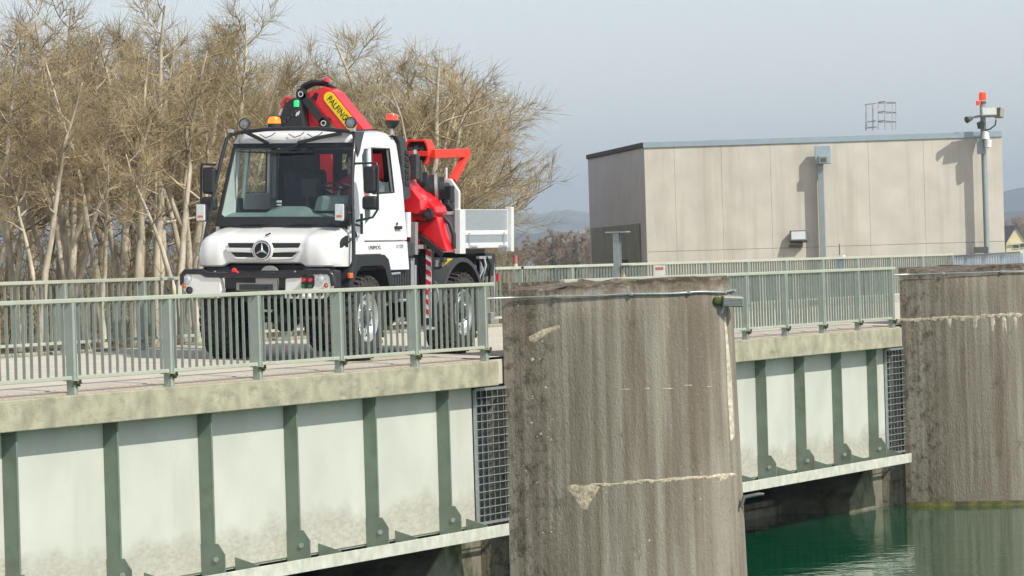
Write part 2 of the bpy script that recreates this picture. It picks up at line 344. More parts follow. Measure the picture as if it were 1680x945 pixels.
# ------------------------------------------------------------------ bridge spans
FY = 23.0                      # outer face of the edge beam
WEB = 23.31                    # girder web
SLOPE = 0.04                   # the deck falls towards the camera side
def dz(y): return 0.0 + (y-FY)*SLOPE
def bridge_span(x0, x1, stiff, label, flange_x1):
    t = root('bridge_span', label, 'bridge', ((x0+x1)/2, 25.8, -2.4), 'road bridge spans')
    L = []
    # deck layers, each its own strip
    def strip(name, ya, yb, up, mat, thick=0.06):
        mb = MB(); mb.add([(x0,ya,dz(ya)+up-thick),(x1,ya,dz(ya)+up-thick),(x1,yb,dz(yb)+up-thick),(x0,yb,dz(yb)+up-thick),
                           (x0,ya,dz(ya)+up),(x1,ya,dz(ya)+up),(x1,yb,dz(yb)+up),(x0,yb,dz(yb)+up)],
                          [(3,2,1,0),(4,5,6,7),(0,1,5,4),(1,2,6,5),(2,3,7,6),(3,0,4,7)])
        return mb.build(name, mat, t)
    mb = MB(); mb.box((x0,FY,-0.345),(x1,WEB+0.25,0.0)); mb.build('edge_beam', M['fascia'], t, bevel=0.012)
    mb = MB(); mb.box((x0,WEB+0.26,-0.345),(x1,29.2,-0.02)); mb.build('deck_slab', M['fascia'], t)
    strip('edge_strip', FY+0.20, FY+0.52, 0.012, M['gravel_strip'], 0.02)
    strip('roadway', FY+0.54, 28.95, 0.022, M['deck'], 0.03)
    mb = MB(); mb.box((x0,28.97,-0.1),(x1,29.2,0.30)); mb.build('far_kerb', M['fascia'], t, bevel=0.015)
    # girder
    mb = MB(); mb.box((x0,WEB,-2.27),(flange_x1-0.4,WEB+0.02,-0.347)); mb.build('girder_web', M['web'], t)
    mb = MB(); mb.box((x0,22.965,-2.44),(flange_x1,22.985,-2.275)); mb.box((x0,22.986,-2.44),(flange_x1,WEB+0.3,-2.42))
    mb.build('bottom_flange', M['flange'], t, bevel=0.004)
    mb = MB(); mb.box((x0,WEB+0.021,-2.30),(flange_x1,WEB+0.28,-2.272)); mb.build('web_ledge', M['steel_green'], t)
    so = None; go = None; bo = None; ro = None
    for sx in stiff:
        if so is None:
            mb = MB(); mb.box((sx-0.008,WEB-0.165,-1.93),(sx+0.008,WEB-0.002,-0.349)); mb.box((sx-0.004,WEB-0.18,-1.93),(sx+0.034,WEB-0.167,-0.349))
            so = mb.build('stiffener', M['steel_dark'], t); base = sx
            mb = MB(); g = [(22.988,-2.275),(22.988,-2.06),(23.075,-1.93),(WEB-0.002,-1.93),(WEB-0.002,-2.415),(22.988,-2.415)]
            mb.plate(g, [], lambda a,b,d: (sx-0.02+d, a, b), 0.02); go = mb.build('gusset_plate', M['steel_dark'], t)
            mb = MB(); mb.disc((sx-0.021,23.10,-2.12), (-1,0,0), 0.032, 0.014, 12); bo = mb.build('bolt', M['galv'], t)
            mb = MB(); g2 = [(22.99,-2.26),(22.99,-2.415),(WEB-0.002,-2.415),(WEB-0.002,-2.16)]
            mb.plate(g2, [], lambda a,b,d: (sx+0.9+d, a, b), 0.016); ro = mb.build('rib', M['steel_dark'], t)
            oc = [(o, ORG[o].copy()) for o in (so, go, bo, ro)]
        else:
            for o, c in oc: again(o, t, c+Vector((sx-base,0,0)))
    return t
S1 = [34.1,36.5,38.9,41.25,43.62,46.03,48.42,50.82,53.22]
S2 = [58.5,60.5,62.4,64.35,66.33,68.30,70.30,72.30]
SPAN1 = bridge_span(30.0, 54.72, S1, 'near bridge span under the truck, pale girder panels and concrete edge', 54.84)
SPAN2 = bridge_span(57.3, 73.45, S2, 'farther short bridge span between the two concrete piers, pale girder panels', 73.7)
# closing decks over the piers and the third span behind the far pier
mb = MB(); mb.box((54.74,23.32,-0.345),(57.28,29.2,0.0))
mb.add([(54.74,23.32,dz(23.32)+0.022),(57.28,23.32,dz(23.32)+0.022),(57.28,29.2,dz(29.2)+0.022),(54.74,29.2,dz(29.2)+0.022)], [(0,1,2,3)])
tag(mb.build('deck_over_pier', M['deck']), kind='structure')
mb = MB(); mb.box((73.47,23.32,-0.345),(130,29.2,0.0))
mb.add([(73.47,23.32,dz(23.32)+0.022),(130,23.32,dz(23.32)+0.022),(130,29.2,dz(29.2)+0.022),(73.47,29.2,dz(29.2)+0.022)], [(0,1,2,3)])
mb.box((76.9,26.0,-4.0),(130,26.3,-0.36)); tag(mb.build('road_beyond', M['deck']), kind='structure')

# sluice gates and sill in the dark under the spans
for (x0, x1, lab) in ((30, 55.5, 'dark steel sluice gate under the near span'), (58.3, 74.3, 'dark steel sluice gate under the farther span')):
    t = root('sluice_gate', lab, 'gate', ((x0+x1)/2, 26.2, -3.4), 'sluice gates')
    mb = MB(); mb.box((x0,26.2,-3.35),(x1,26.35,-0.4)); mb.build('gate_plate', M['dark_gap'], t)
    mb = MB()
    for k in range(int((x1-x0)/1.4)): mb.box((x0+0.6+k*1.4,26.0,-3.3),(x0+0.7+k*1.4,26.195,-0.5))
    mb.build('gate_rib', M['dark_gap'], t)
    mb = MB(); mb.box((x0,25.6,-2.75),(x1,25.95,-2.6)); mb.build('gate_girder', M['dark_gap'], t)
for (x0, x1) in ((30, 55.6), (58.6, 74.5)):
    mb = MB(); mb.box((x0,25.2,-3.6),(x1,26.18,-3.02)); mb.box((x0,25.05,-3.6),(x1,25.199,-3.12))
    tag(mb.build('weir_sill', M['sill'], bevel=0.03), kind='structure')
# concrete haunch block at the foot of each pier
for xb, lab in ((54.6, 'sloping concrete block at the waterline by the near pier'), (73.6, 'sloping concrete block at the waterline by the far pier')):
    mb = MB(); pr = [(xb-1.15,-3.6),(xb-1.1,-3.05),(xb-0.2,-2.56),(xb+1.3,-2.56),(xb+1.3,-3.6)]
    mb.plate(pr, [], lambda a,b,d: (a, 23.75+d, b), 1.7)
    tag(mb.build('footing_block', M['sill'], bevel=0.03), lab, 'block')

# ------------------------------------------------------------------ piers
def pier_outline(x0, th=2.5, ybase=23.30, tip=20.34, n=40):
    """plan of the rounded nose: from the left side round the tip to the right side"""
    cx = x0+th/2; pts = []
    for i in range(n+1):
        t = math.pi*i/n
        pts.append((cx-math.cos(t)*th/2, ybase-math.sin(t)**0.9*(ybase-tip)))
    return pts
def build_pier(x0, label, top=1.07, seed=1):
    rnd = random.Random(seed)
    th, yb, tip = 2.5, 23.30, 20.34
    t = root('bridge_pier', label, 'pier', (x0+th/2, 24.5, -4.2), 'bridge piers')
    out = pier_outline(x0, th, yb, tip); back = [(x0+th, 23.305), (x0, 23.305)]
    ring = out+back; n = len(ring)
    mb = MB(); rows = []
    zs = [-4.2,-3.2,-2.4,-1.6,-0.8,0,0.5,0.85,0.97,top]
    for z in zs:
        row = []
        for i, (x, y) in enumerate(ring):
            bat = (top-z)*0.026 if i <= len(out) else 0           # slight batter
            cxm = x0+th/2
            ins = 0.0
            if z > 0.96: ins = 0.03+rnd.uniform(0, 0.03)
            zz = z
            if z > 0.9 and i < len(out): zz = z + rnd.uniform(-0.035, 0.02) - (0.13*max(0, 1-i/9.0))
            dx, dy = x-cxm, y-23.8
            l = math.hypot(dx, dy) or 1
            row.append((x+dx/l*(bat-ins), y+dy/l*(bat-ins), zz))
        rows.append(row+[row[0]])
    mb.grid(rows)
    o = len(mb.v); mb.add(rows[-1][:-1], [tuple(range(n))])
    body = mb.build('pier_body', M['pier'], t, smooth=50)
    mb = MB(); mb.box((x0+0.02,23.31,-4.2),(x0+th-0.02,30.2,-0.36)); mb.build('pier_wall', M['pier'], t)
    def surf(i, z, off=0.006):
        """point on the nose at outline position i (0..40) and height z"""
        k = int(max(0, min(39, math.floor(i)))); f = i-k
        a, b = Vector(out[k]), Vector(out[k+1]); p = a.lerp(b, f); d = p-Vector((x0+th/2, 23.8)); d.normalize()
        p = p+d*((top-z)*0.026+off); return (p.x, p.y, z)
    return t, surf
P1, surf1 = build_pier(55.62, 'rounded concrete bridge pier in the middle, floodlight on its right edge', seed=4)
P2, surf2 = build_pier(74.35, 'rounded concrete bridge pier at the right edge of the picture', seed=9)
def stain(parent, surf, pts, mat, name, off=0.007):
    """thin crust of lime lying on the curved concrete; pts = (outline position, z)"""
    c = (sum(p[0] for p in pts)/len(pts), sum(p[1] for p in pts)/len(pts)); mb = MB()
    rings = []
    for s in (1.0, 0.66, 0.33):
        rings.append([surf(c[0]+(p[0]-c[0])*s, c[1]+(p[1]-c[1])*s, off if s < 1 else 0.001) for p in pts])
    n = len(pts); vs = [p for r in rings for p in r]+[surf(c[0], c[1], off)]; fs = []
    for r in range(2):
        for i in range(n): fs.append((r*n+i, r*n+(i+1)%n, (r+1)*n+(i+1)%n, (r+1)*n+i))
    for i in range(n): fs.append((2*n+i, 2*n+(i+1)%n, 3*n))
    mb.add(vs, fs); return mb.build(name, mat, parent, smooth=60)
def jag(c, z, wi, h, rnd, n=14, drip=0.0):
    pts = []
    for k in range(n):
        t = 2*math.pi*k/n; r = rnd.uniform(0.65, 1.15)
        zz = z+math.sin(t)*h*r
        if math.sin(t) < -0.3: zz -= rnd.uniform(0, drip)
        pts.append((c+math.cos(t)*wi*r, zz))
    return pts
rnd = random.Random(5)
def ip(fr):
    """outline position of a spot a fraction fr of the way across the visible side of the nose"""
    best = min(range(0, 221), key=lambda k: abs((math.sin(math.pi*k/400)**0.9*2.96*107+(1.25-math.cos(math.pi*k/400)*1.25)*45)/374-fr)); return best/10
stain(P1, surf1, [(ip(.245),-1.80),(ip(.28),-1.785),(ip(.32),-1.80),(ip(.36),-1.785),(ip(.385),-1.83),(ip(.37),-1.93),(ip(.35),-2.02),(ip(.33),-2.15),(ip(.30),-2.11),(ip(.28),-1.98),(ip(.255),-1.86)], M['lime'], 'spalled_patch')
for i in range(15):
    f = .39+i*.04; wi = (ip(f+.035)-ip(f-.035))/2; stain(P1, surf1, jag(ip(f), -1.79+0.006*i+rnd.uniform(-.012,.012), wi*rnd.uniform(.6,1.3), rnd.uniform(.008,.02), rnd, drip=0.03), M['lime'], 'lime_crust')
for i in range(5): stain(P1, surf1, jag(ip(.52+i*.09), -0.49+0.01*i+rnd.uniform(-.02,.02), (ip(.53+i*.05)-ip(.49+i*.05))*rnd.uniform(.3,.8), rnd.uniform(.008,.014), rnd), M['lime'], 'lime_crust')
stain(P1, surf1, jag(ip(.93), -1.74, 0.9, 0.03, rnd, drip=0.06), M['lime'], 'lime_crust')
stain(P1, surf1, [(ip(.965),0.5),(ip(.975),0.5),(ip(.98),0.1),(ip(.985),-0.3),(ip(.985),-0.8),(ip(.985),-1.2),(ip(.965),-1.25),(ip(.962),-0.6),(ip(.965),-0.3),(ip(.966),0.1)], M['lime_white'], 'lime_run')
stain(P1, surf1, [(ip(.11),0.30),(ip(.17),0.40),(ip(.25),0.46),(ip(.245),0.42),(ip(.18),0.32),(ip(.14),0.22),(ip(.115),0.23)], M['lime'], 'lime_crust')
for i in range(16):
    stain(P2, surf2, jag(ip(.01+i*.045), 0.13+0.003*i+rnd.uniform(-.012,.012), rnd.uniform(.25,.6), rnd.uniform(.012,.028), rnd, drip=0.06), M['lime'], 'lime_crust')
for f, h in ((.40,.16),(.50,.22),(.62,.2),(.26,.1),(.56,.3)): stain(P2, surf2, jag(ip(f), 0.09, 0.2, 0.05, rnd, drip=h), M['lime_white'], 'lime_run')
for i in range(26):   # spalls and lichen along the damp left flank of the near pier
    f = rnd.uniform(.06, .20) if i < 20 else rnd.uniform(.2, .95); z = rnd.uniform(-2.9, 0.85)
    stain(P1, surf1, jag(ip(f), z, rnd.uniform(.04,.12), rnd.uniform(.006,.026), rnd, 9), M['lime_white'] if rnd.random() < .5 else M['lime'], 'lime_crust', 0.005)
# algae belt at the waterline
for P, s in ((P2, surf2),):
    mb = MB(); mb.grid([[s(i, z, 0.02 if z > WATER_Z else 0.03) for i in range(0, 41)] for z in (-3.4, -3.25, -3.19)]); mb.build('algae_belt', M['algae'], P)
# cable conduit across the pier heads
def conduit(surf, pier, label, zf, ext):
    t = root('cable_conduit', label, 'cable', surf(10, zf(10), 0.03), 'cables along the pier heads')
    pts = [Vector(surf(0.6, zf(0.6), 0.03))+Vector((-ext,0.25,0.0))]+[Vector(surf(i*0.5, zf(i*0.5), 0.035)) for i in range(1, 55)]
    mb = MB(); mb.tube(pts, 0.014, 6); mb.build('cable', M['galv'], t, smooth=60)
    cl = None
    for i in (3, 8, 13, 18, 22):
        p = Vector(surf(i, zf(i), 0.03)); mb = MB(); mb.cbox(p, (0.06,0.06,0.045)); mb.build('clip', M['galv'], t, bevel=0.01)
    return t
conduit(surf1, P1, 'thin grey cable clipped along the top of the middle pier', lambda i: 0.86+0.0006*i*math.sin(i), 0.5)
conduit(surf2, P2, 'thin grey cable clipped along the top of the right pier', lambda i: 0.94+0.0006*i*math.sin(i), 0.5)

# guard grilles between girder end and pier
def grille(x0, x1, label):
    t = root('guard_grille', label, 'grille', ((x0+x1)/2, 23.28, -2.3), 'guard grilles at the girder ends')
    mb = MB()
    for x in (x0, x1): mb.box((x-0.018,23.25,-2.26),(x+0.018,23.29,-0.40))
    for z in (-2.26, -0.40): mb.box((x0+0.019,23.252,z-0.018),(x1-0.019,23.288,z+0.018))
    mb.build('frame', M['galv'], t)
    h = None
    for k in range(16):
        z = -2.15+k*0.109
        if h is None:
            mb = MB(); mb.tube([(x0,23.245,z),(x1,23.245,z)], 0.0075, 6); h = mb.build('bar', M['galv'], t); c = ORG[h].copy()
        else: again(h, t, c+Vector((0,0,k*0.109)))
    v = None
    for k in range(5):
        x = x0+(x1-x0)*(k+1)/6
        if v is None:
            mb = MB(); mb.tube([(x,23.26,-2.24),(x,23.26,-0.41)], 0.004, 6); v = mb.build('upright', M['galv'], t); c2 = ORG[v].copy()
        else: again(v, t, c2+Vector(((x1-x0)*k/6,0,0)))
    for z in (-0.6,-1.3,-2.05):
        mb = MB(); mb.box((x1+0.02,23.24,z-0.03),(x1+0.12,23.28,z+0.03)); mb.build('bracket', M['galv'], t)
    # trash rack bars standing in the dark behind the grille
    r = root('trash_rack', label.replace('wire guard grille', 'row of dark upright bars behind the guard grille'), 'rack', ((x0+x1)/2, 23.6, -2.35), 'racks behind the grilles')
    for k in range(6):
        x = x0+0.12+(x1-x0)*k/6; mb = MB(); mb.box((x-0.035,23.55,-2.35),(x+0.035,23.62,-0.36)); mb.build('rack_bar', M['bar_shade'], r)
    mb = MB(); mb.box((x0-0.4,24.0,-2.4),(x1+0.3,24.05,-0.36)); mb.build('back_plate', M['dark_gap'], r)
    mb = MB(); mb.tube([(x1+0.05,23.4,-3.3),(x1+0.05,23.4,-2.28)], 0.05, 8); tag(mb.build('drain_pipe', M['galv'], smooth=50), 'grey down pipe below the grille '+('by the middle pier' if x0 < 60 else 'by the right pier'), 'pipe')
grille(54.46, 55.66, 'wire guard grille between near girder and middle pier')
grille(73.28, 74.42, 'wire guard grille between farther girder and right pier')
# ------------------------------------------------------------------ railings
def railing(x_posts, y, z0, top, bot, nbar, label, mats, group, bar_from=None, bar_to=None, depth=0.034, extra_end=0.0, moss=True):
    """posts, top rail, bottom rail and single flat bars between the posts"""
    xa, xb = x_posts[0], x_posts[-1]
    t = root('guard_railing', label, 'railing', ((xa+xb)/2, y, z0), group)
    mb = MB(); mb.box((xa-0.05,y-0.04,top-0.05),(xb+0.08+extra_end,y+0.04,top)); mb.build('top_rail', mats[2], t, bevel=0.008)
    mb = MB(); mb.box((xa-0.05,y-0.025,bot-0.022),(xb+0.08,y+0.025,bot+0.022)); mb.build('bottom_rail', mats[2], t, bevel=0.006)
    post = bar = ms = None
    for x in x_posts:
        if post is None:
            mb = MB(); zt = top-0.052
            mb.box((x-0.045,y-0.048,z0),(x-0.035,y+0.048,zt)); mb.box((x+0.035,y-0.048,z0),(x+0.045,y+0.048,zt)); mb.box((x-0.034,y-0.036,z0),(x+0.034,y+0.036,zt))
            post = mb.build('post', mats[0], t); pc = ORG[post].copy()
            mb = MB(); mb.box((x-0.075,y-0.075,bot-0.035),(x+0.075,y+0.075,bot-0.024)); fl = mb.build('clamp', mats[0], t); fc = ORG[fl].copy()
            if moss:
                rr = random.Random(2); mb = MB()
                for k in range(16):
                    p = Vector((x+rr.uniform(-.08,.09), y-0.07+rr.uniform(-.02,.03), bot-0.03+rr.uniform(-.05,.02))); mb.cbox(p, (rr.uniform(.008,.03),rr.uniform(.01,.03),rr.uniform(.01,.035)), Euler((rr.random()*3,rr.random()*3,0)).to_matrix())
                ms = mb.build('moss_tuft', M['moss'], t, fix=False); mc = ORG[ms].copy()
            x00 = x
        else:
            again(post, t, pc+Vector((x-x00,0,0))); again(fl, t, fc+Vector((x-x00,0,0)))
            if moss and random.random() < 0.7: again(ms, t, mc+Vector((x-x00,0,random.uniform(-.015,.01))))
    for a, b in zip(x_posts[:-1], x_posts[1:]):
        for k in range(1, nbar+1):
            x = a+(b-a)*k/(nbar+1)
            if bar is None:
                mb = MB(); mb.box((x-0.006,y-depth/2,bot+0.023),(x+0.006,y+depth/2,top-0.052)); bar = mb.build('baluster', mats[1], t); bc = ORG[bar].copy(); bx = x
            else:
                q = again(bar, t, bc+Vector((x-bx+random.gauss(0,.003),0,0))); q.rotation_euler = (random.gauss(0,.003), random.gauss(0,.004), random.gauss(0,.06))
    return t
RM = (M['rail'], M['rail_bar'], M['rail_top'])
RG = 'green railings along the bridge'
near1 = [42.62+2.391*k for k in range(-2, 6)]
railing(near1, 23.15, 0.0, 1.088, 0.19, 12, 'pale green railing in front of the truck, along the near span', RM, RG, extra_end=0.25)
near2 = [57.6+1.968*k for k in range(0, 9)]
railing(near2[:9], 23.15, 0.0, 1.09, 0.17, 13, 'pale green railing on the farther span between the two piers', RM, RG, extra_end=0.12)
zf = dz(29.08)+0.06
far1 = [52.65+2.39*k for k in range(-3, 8)]
railing(far1, 28.7, zf-0.05, 1.30, 0.42, 12, 'pale green railing on the far roadside behind the truck', RM, RG, moss=False)
far2 = [52.65+2.39*k for k in range(7, 19)]
railing(far2, 28.7, zf-0.05, 1.30, 0.42, 15, 'pale green railing along the far roadside in front of the concrete building', RM, RG, moss=False)
M['rail_blue'] = pm('blue_grey_railing_paint', (0.42,0.50,0.56), 0.5, var=0.06, scale=4)
p0 = at(1557,421,103); p1 = at(1676,414,99)
def free_rail(a, b, n, label):
    t = root('guard_railing', label, 'railing', (a+b)/2-Vector((0,0,1.1)), RG); d = (b-a)
    mb = MB(); mb.beam(a, b, 0.07, 0.05); mb.build('top_rail', M['rail_blue'], t, bevel=0.008)
    dn = Vector((0,0,-0.9)); mb = MB(); mb.beam(a+dn, b+dn, 0.05, 0.045); mb.build('bottom_rail', M['rail_blue'], t)
    for k in range(5):
        p = a+d*k/4; mb = MB(); mb.beam(p-Vector((0,0,0.03)), p-Vector((0,0,1.12)), 0.09, 0.09, (1,0,0)); mb.build('post', M['rail_blue'], t)
    bar = None
    for k in range(1, n):
        if k % (n//4) == 0: continue
        p = a+d*k/n
        if bar is None:
            mb = MB(); mb.beam(p-Vector((0,0,0.03)), p-Vector((0,0,0.88)), 0.012, 0.05, (0,1,0)); bar = mb.build('baluster', M['rail_blue'], t); c = ORG[bar].copy(); p_0 = p
        else: again(bar, t, c+(p-p_0))
free_rail(p0, p1, 28, 'blue grey railing bending away at the far right above the pier')

# ------------------------------------------------------------------ concrete control building on the right
M['wall'] = pm('cast_concrete_wall', (0.63,0.60,0.515), 0.9, var=0.08, scale=1.6, bump=0.15, bscale=30, col2=(0.47,0.42,0.34), thr=(0.50,0.82), streak=(3.2,3.2,0.16))
M['flashing'] = pm('pale_blue_flashing', (0.38,0.47,0.51), 0.4, 0.3, var=0.05)
M['roof_dark'] = pm('dark_roof_edge', (0.10,0.10,0.10), 0.7)
M['joint'] = pm('joint_sealant', (0.46,0.43,0.36), 0.95)
M['door_blue'] = pm('slate_blue_door_panel', (0.21,0.28,0.31), 0.35, var=0.25, scale=1.6)
M['door_print'] = pm('dark_print', (0.02,0.03,0.035), 0.5)
M['mast'] = pm('grey_mast_paint', (0.32,0.36,0.37), 0.45, 0.3, var=0.08)
M['red_lens'] = pm('red_beacon_lens', (0.85,0.06,0.02), 0.2, emit=(1,0.10,0.02), estr=0.25)
M['white_case'] = pm('white_plastic_case', (0.75,0.75,0.72), 0.4)
M['dark_case'] = pm('dark_lamp_housing', (0.10,0.11,0.10), 0.5)
M['steel_rung'] = pm('bright_steel_tube', (0.6,0.62,0.6), 0.35, 0.7)
BD = 112.0
bl = at(1056, 236, BD); br = at(1643, 214, BD-0.6)           # front roof corners
bl.z = br.z = (bl.z+br.z)/2
fx = (br-bl).normalized(); fn = Vector((fx.y, -fx.x, 0)); WW = (br-bl).length; HH = bl.z+0.35
BT = root('control_building', 'flat-roofed concrete building with pale blue roof edge on the right', 'building', (bl+br)/2-Vector((0,0,HH)))
def bp(a, h, d=0.0): return bl+fx*a+Vector((0,0,h-HH))-fn*(-d)       # a along the front, h above ground, d out from the wall
def wall_panel(name, a0, a1, h0, h1, mat, d0=-0.12, d1=0.0, parent=BT, bevel=0.012):
    mb = MB(); vs = [bp(a,h,d) for d in (d1,d0) for a,h in ((a0,h0),(a1,h0),(a1,h1),(a0,h1))]
    mb.add(vs, [(0,1,2,3),(7,6,5,4),(0,4,5,1),(1,5,6,2),(2,6,7,3),(3,7,4,0)]); return mb.build(name, mat, parent, bevel=bevel)
cuts = [0, 0.79, 2.02, 3.30, 5.86, 7.30, WW]
jh = HH-3.25+0.38
for a0, a1 in zip(cuts[:-1], cuts[1:]):
    wall_panel('wall_panel', a0+0.002, a1-0.002, jh+0.004, HH-0.14, M['wall'], bevel=0.005); wall_panel('base_panel', a0+0.002, a1-0.002, -0.3, jh-0.004, M['wall'], bevel=0.005)
wall_panel('wall_core', 0.02, WW-0.02, -0.3, HH-0.2, M['joint'], -0.3, -0.125, bevel=0)
DP = 11.0
def side_panel(name, b0, b1, h0, h1, mat, o=0.0, th=0.1, bevel=0.01):
    mb = MB(); vs = []
    for e in (o, o-th):
        for b_, h in ((b0,h0),(b1,h0),(b1,h1),(b0,h1)): vs.append(bl-fx*e-fn*b_*1.0-fx*b_*0.0+Vector((0,0,h-HH)))
    mb.add(vs, [(0,1,2,3),(7,6,5,4),(0,4,5,1),(1,5,6,2),(2,6,7,3),(3,7,4,0)]); return mb.build(name, mat, BT, bevel=bevel)
# left flank leans away a little in plan: built along -fn and shifted by sk
sk = 0.18
def sp(b_, h, o): return bl-fn*b_-fx*(b_*sk+o)+Vector((0,0,h-HH))
def flank(name, b0, b1, h0, h1, mat, o=0.0, th=0.1):
    mb = MB(); vs = [sp(b_,h,e) for e in (o,o-th) for b_,h in ((b0,h0),(b1,h0),(b1,h1),(b0,h1))]
    mb.add(vs, [(0,1,2,3),(7,6,5,4),(0,4,5,1),(1,5,6,2),(2,6,7,3),(3,7,4,0)]); return mb.build(name, mat, BT, bevel=0.008)
M['flank'] = pm('skylight_grey_flank', (0.78,0.79,0.82), 0.9, var=0.05, scale=1.5)  # flank colour paled and cooled to make up for weak sky light
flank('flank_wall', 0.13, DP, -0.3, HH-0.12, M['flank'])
dp = flank('door_panel', 1.0, DP-0.5, -0.2, HH-2.10, M['door_blue'], 0.04, 0.03)
for b0, b1, h0, h1 in ((3.2,4.6,1.5,1.75),(3.6,4.4,1.2,1.48),(2.6,4.2,1.02,1.16),(2.4,3.5,0.6,0.85)):
    mb = MB(); vs = [sp(b_,h,0.044) for b_,h in ((b0,h0),(b1,h0),(b1,h1),(b0,h1))]; mb.add(vs, [(0,1,2,3)]); mb.build('print_mark', M['door_print'], dp)
mb = MB(); mb.add([bp(-0.02,HH-0.14,0.03),bp(WW+0.02,HH-0.14,0.03),bp(WW+0.02,HH+0.02,0.03),bp(-0.02,HH+0.02,0.03),
                   bp(-0.02,HH-0.14,-0.2),bp(WW+0.02,HH-0.14,-0.2),bp(WW+0.02,HH+0.02,-0.2),bp(-0.02,HH+0.02,-0.2)], [(0,1,2,3),(7,6,5,4),(0,4,5,1),(1,5,6,2),(2,6,7,3),(3,7,4,0)])
mb.build('roof_flashing', M['flashing'], BT, bevel=0.01)
mb = MB(); mb.add([sp(0.0,HH-0.11,0.05),sp(DP,HH-0.11,0.05),sp(DP,HH+0.01,0.05),sp(0.0,HH+0.01,0.05),sp(0.0,HH-0.11,-0.1),sp(DP,HH-0.11,-0.1),sp(DP,HH+0.01,-0.1),sp(0.0,HH+0.01,-0.1)], [(0,1,2,3),(7,6,5,4),(0,4,5,1),(1,5,6,2),(2,6,7,3),(3,7,4,0)])
mb.build('roof_edge', M['roof_dark'], BT)
mb = MB(); q = [bp(0,HH-0.05,-0.2), bp(WW,HH-0.05,-0.2), bp(WW,HH-0.05,-DP), sp(DP,HH-0.05,0)]; mb.add(q, [(0,1,2,3)]); mb.build('roof', M['roof_dark'], BT)
mb = MB(); q = [bp(WW-0.01,-0.3,-0.13), bp(WW-0.01,HH-0.1,-0.13), bp(WW-0.01,HH-0.1,-DP), bp(WW-0.01,-0.3,-DP)]; mb.add(q, [(0,1,2,3)]); mb.build('right_wall', M['wall'], BT)
mb = MB(); q = [bp(WW-0.01,-0.3,-DP), bp(WW-0.01,HH-0.1,-DP), sp(DP,HH-0.1,0), sp(DP,-0.3,0)]; mb.add(q, [(0,1,2,3)]); mb.build('rear_wall', M['wall'], BT)
def bpx(px, py, d): 
    """point in front of the wall by d, seen at pixel"""
    r = ray(px, py); o = Vector((0,0,CAM_Z)); n = fn; t = ((bl+fn*d)-o).dot(n)/r.dot(n); return o+r*t
# wall floodlight with its bracket
g = bpx(1310, 388, 0.14); t = root('wall_floodlight', 'boxy floodlight on the concrete wall of the building', 'light', bpx(1308,400,0.0), 'outdoor floodlights')
rotw = Matrix((fx, -fn, Vector((0,0,1)))).transposed()
tilt = rotw @ Euler((R(-18),0,0)).to_matrix()
mb = MB(); mb.cbox(g, (0.46,0.16,0.30), tilt); mb.build('housing', M['dark_case'], t, bevel=0.02)
mb = MB(); mb.cbox(g-(tilt @ Vector((0,0.085,0)))*1.0, (0.37,0.012,0.22), tilt); mb.build('lens', M['lamp_glass'], t)
mb = MB(); mb.cbox(bpx(1306,403,0.08), (0.36,0.16,0.06), rotw); mb.build('bracket', M['dark_case'], t, bevel=0.01)
# mast with a pale box on top
t = root('utility_mast', 'grey mast with pale blue box on top, in front of the building', 'mast', bpx(1352, 440, 0.2))
a = bpx(1346, 268, 0.2); b = Vector((a.x, a.y, 0.1)); mb = MB(); mb.beam(a, b, 0.15, 0.15, fx); mb.build('pole', M['mast'], t, bevel=0.01)
mb = MB(); mb.cbox(bpx(1350,254,0.24), (0.42,0.16,0.48), rotw); mb.build('box', M['flashing'], t, bevel=0.015)
mb = MB(); mb.cbox(bpx(1351,262,0.38), (0.26,0.12,0.22), rotw); mb.build('camera_housing', M['mast'], t, bevel=0.02)
mb = MB(); mb.cbox(bpx(1351,262,0.447), (0.14,0.012,0.10), rotw); mb.build('lens_window', M['dark_case'], t)
# tall mast with beacons and floodlights
t = root('signal_mast', 'tall mast with red beacon and two floodlights at the right end of the building', 'mast', bpx(1614, 430, 0.32))
a = bpx(1612, 170, 0.3); b = Vector((a.x, a.y, 0.1)); mb = MB(); mb.tube([b, a], 0.075, 12); mb.build('pole', M['mast'], t, smooth=50)
def cylz(name, px, py, d, r, h, mat, n=14):
    p = bpx(px, py, d); mb = MB(); mb.lathe(p-Vector((0,0,h/2)), (0,0,1), [(0,0),(0,r),(h*0.75,r),(h,r*0.8),(h,0)], n); return mb.build(name, mat, t, smooth=40)
cylz('beacon_base', 1612, 168, 0.3, 0.10, 0.06, M['dark_case']); cylz('beacon_lens', 1612, 158, 0.3, 0.10, 0.21, M['red_lens'])
cylz('small_beacon', 1605, 169, 0.4, 0.06, 0.12, M['red_lens'])
mb = MB(); mb.beam(bpx(1594,193,0.42), bpx(1644,184,0.42), 0.06, 0.06); mb.build('cross_arm', M['mast'], t)
for (px, py, wd, hh_, ry, dd) in ((1622,184,0.42,0.24,0.1,0.62),(1638,185,0.24,0.26,-0.5,0.6)):
    ro = rotw @ Euler((R(-12),0,ry)).to_matrix(); p = bpx(px,py,dd); mb = MB(); mb.cbox(p, (wd,0.2,hh_), ro); h = mb.build('floodlight', M['lamp_case'], t, bevel=0.02)
    mb = MB(); mb.cbox(p-(ro @ Vector((0,0.104,0))), (wd*0.82,0.01,hh_*0.78), ro); mb.build('lens', M['lamp_glass'] if wd > .3 else M['dark_case'], h)
mb = MB(); mb.lathe(bpx(1594,194,0.45), (-0.7,0.4,-0.2), [(0,0),(0,0.05),(0.18,0.09),(0.19,0)], 12); mb.build('horn', M['dark_case'], t, smooth=40)
mb = MB(); mb.lathe(bpx(1609,205,0.42), (0,0,1), [(-0.1,0),(-0.1,0.08),(0.06,0.11),(0.1,0)], 12); mb.build('speaker', M['dark_case'], t, smooth=40)
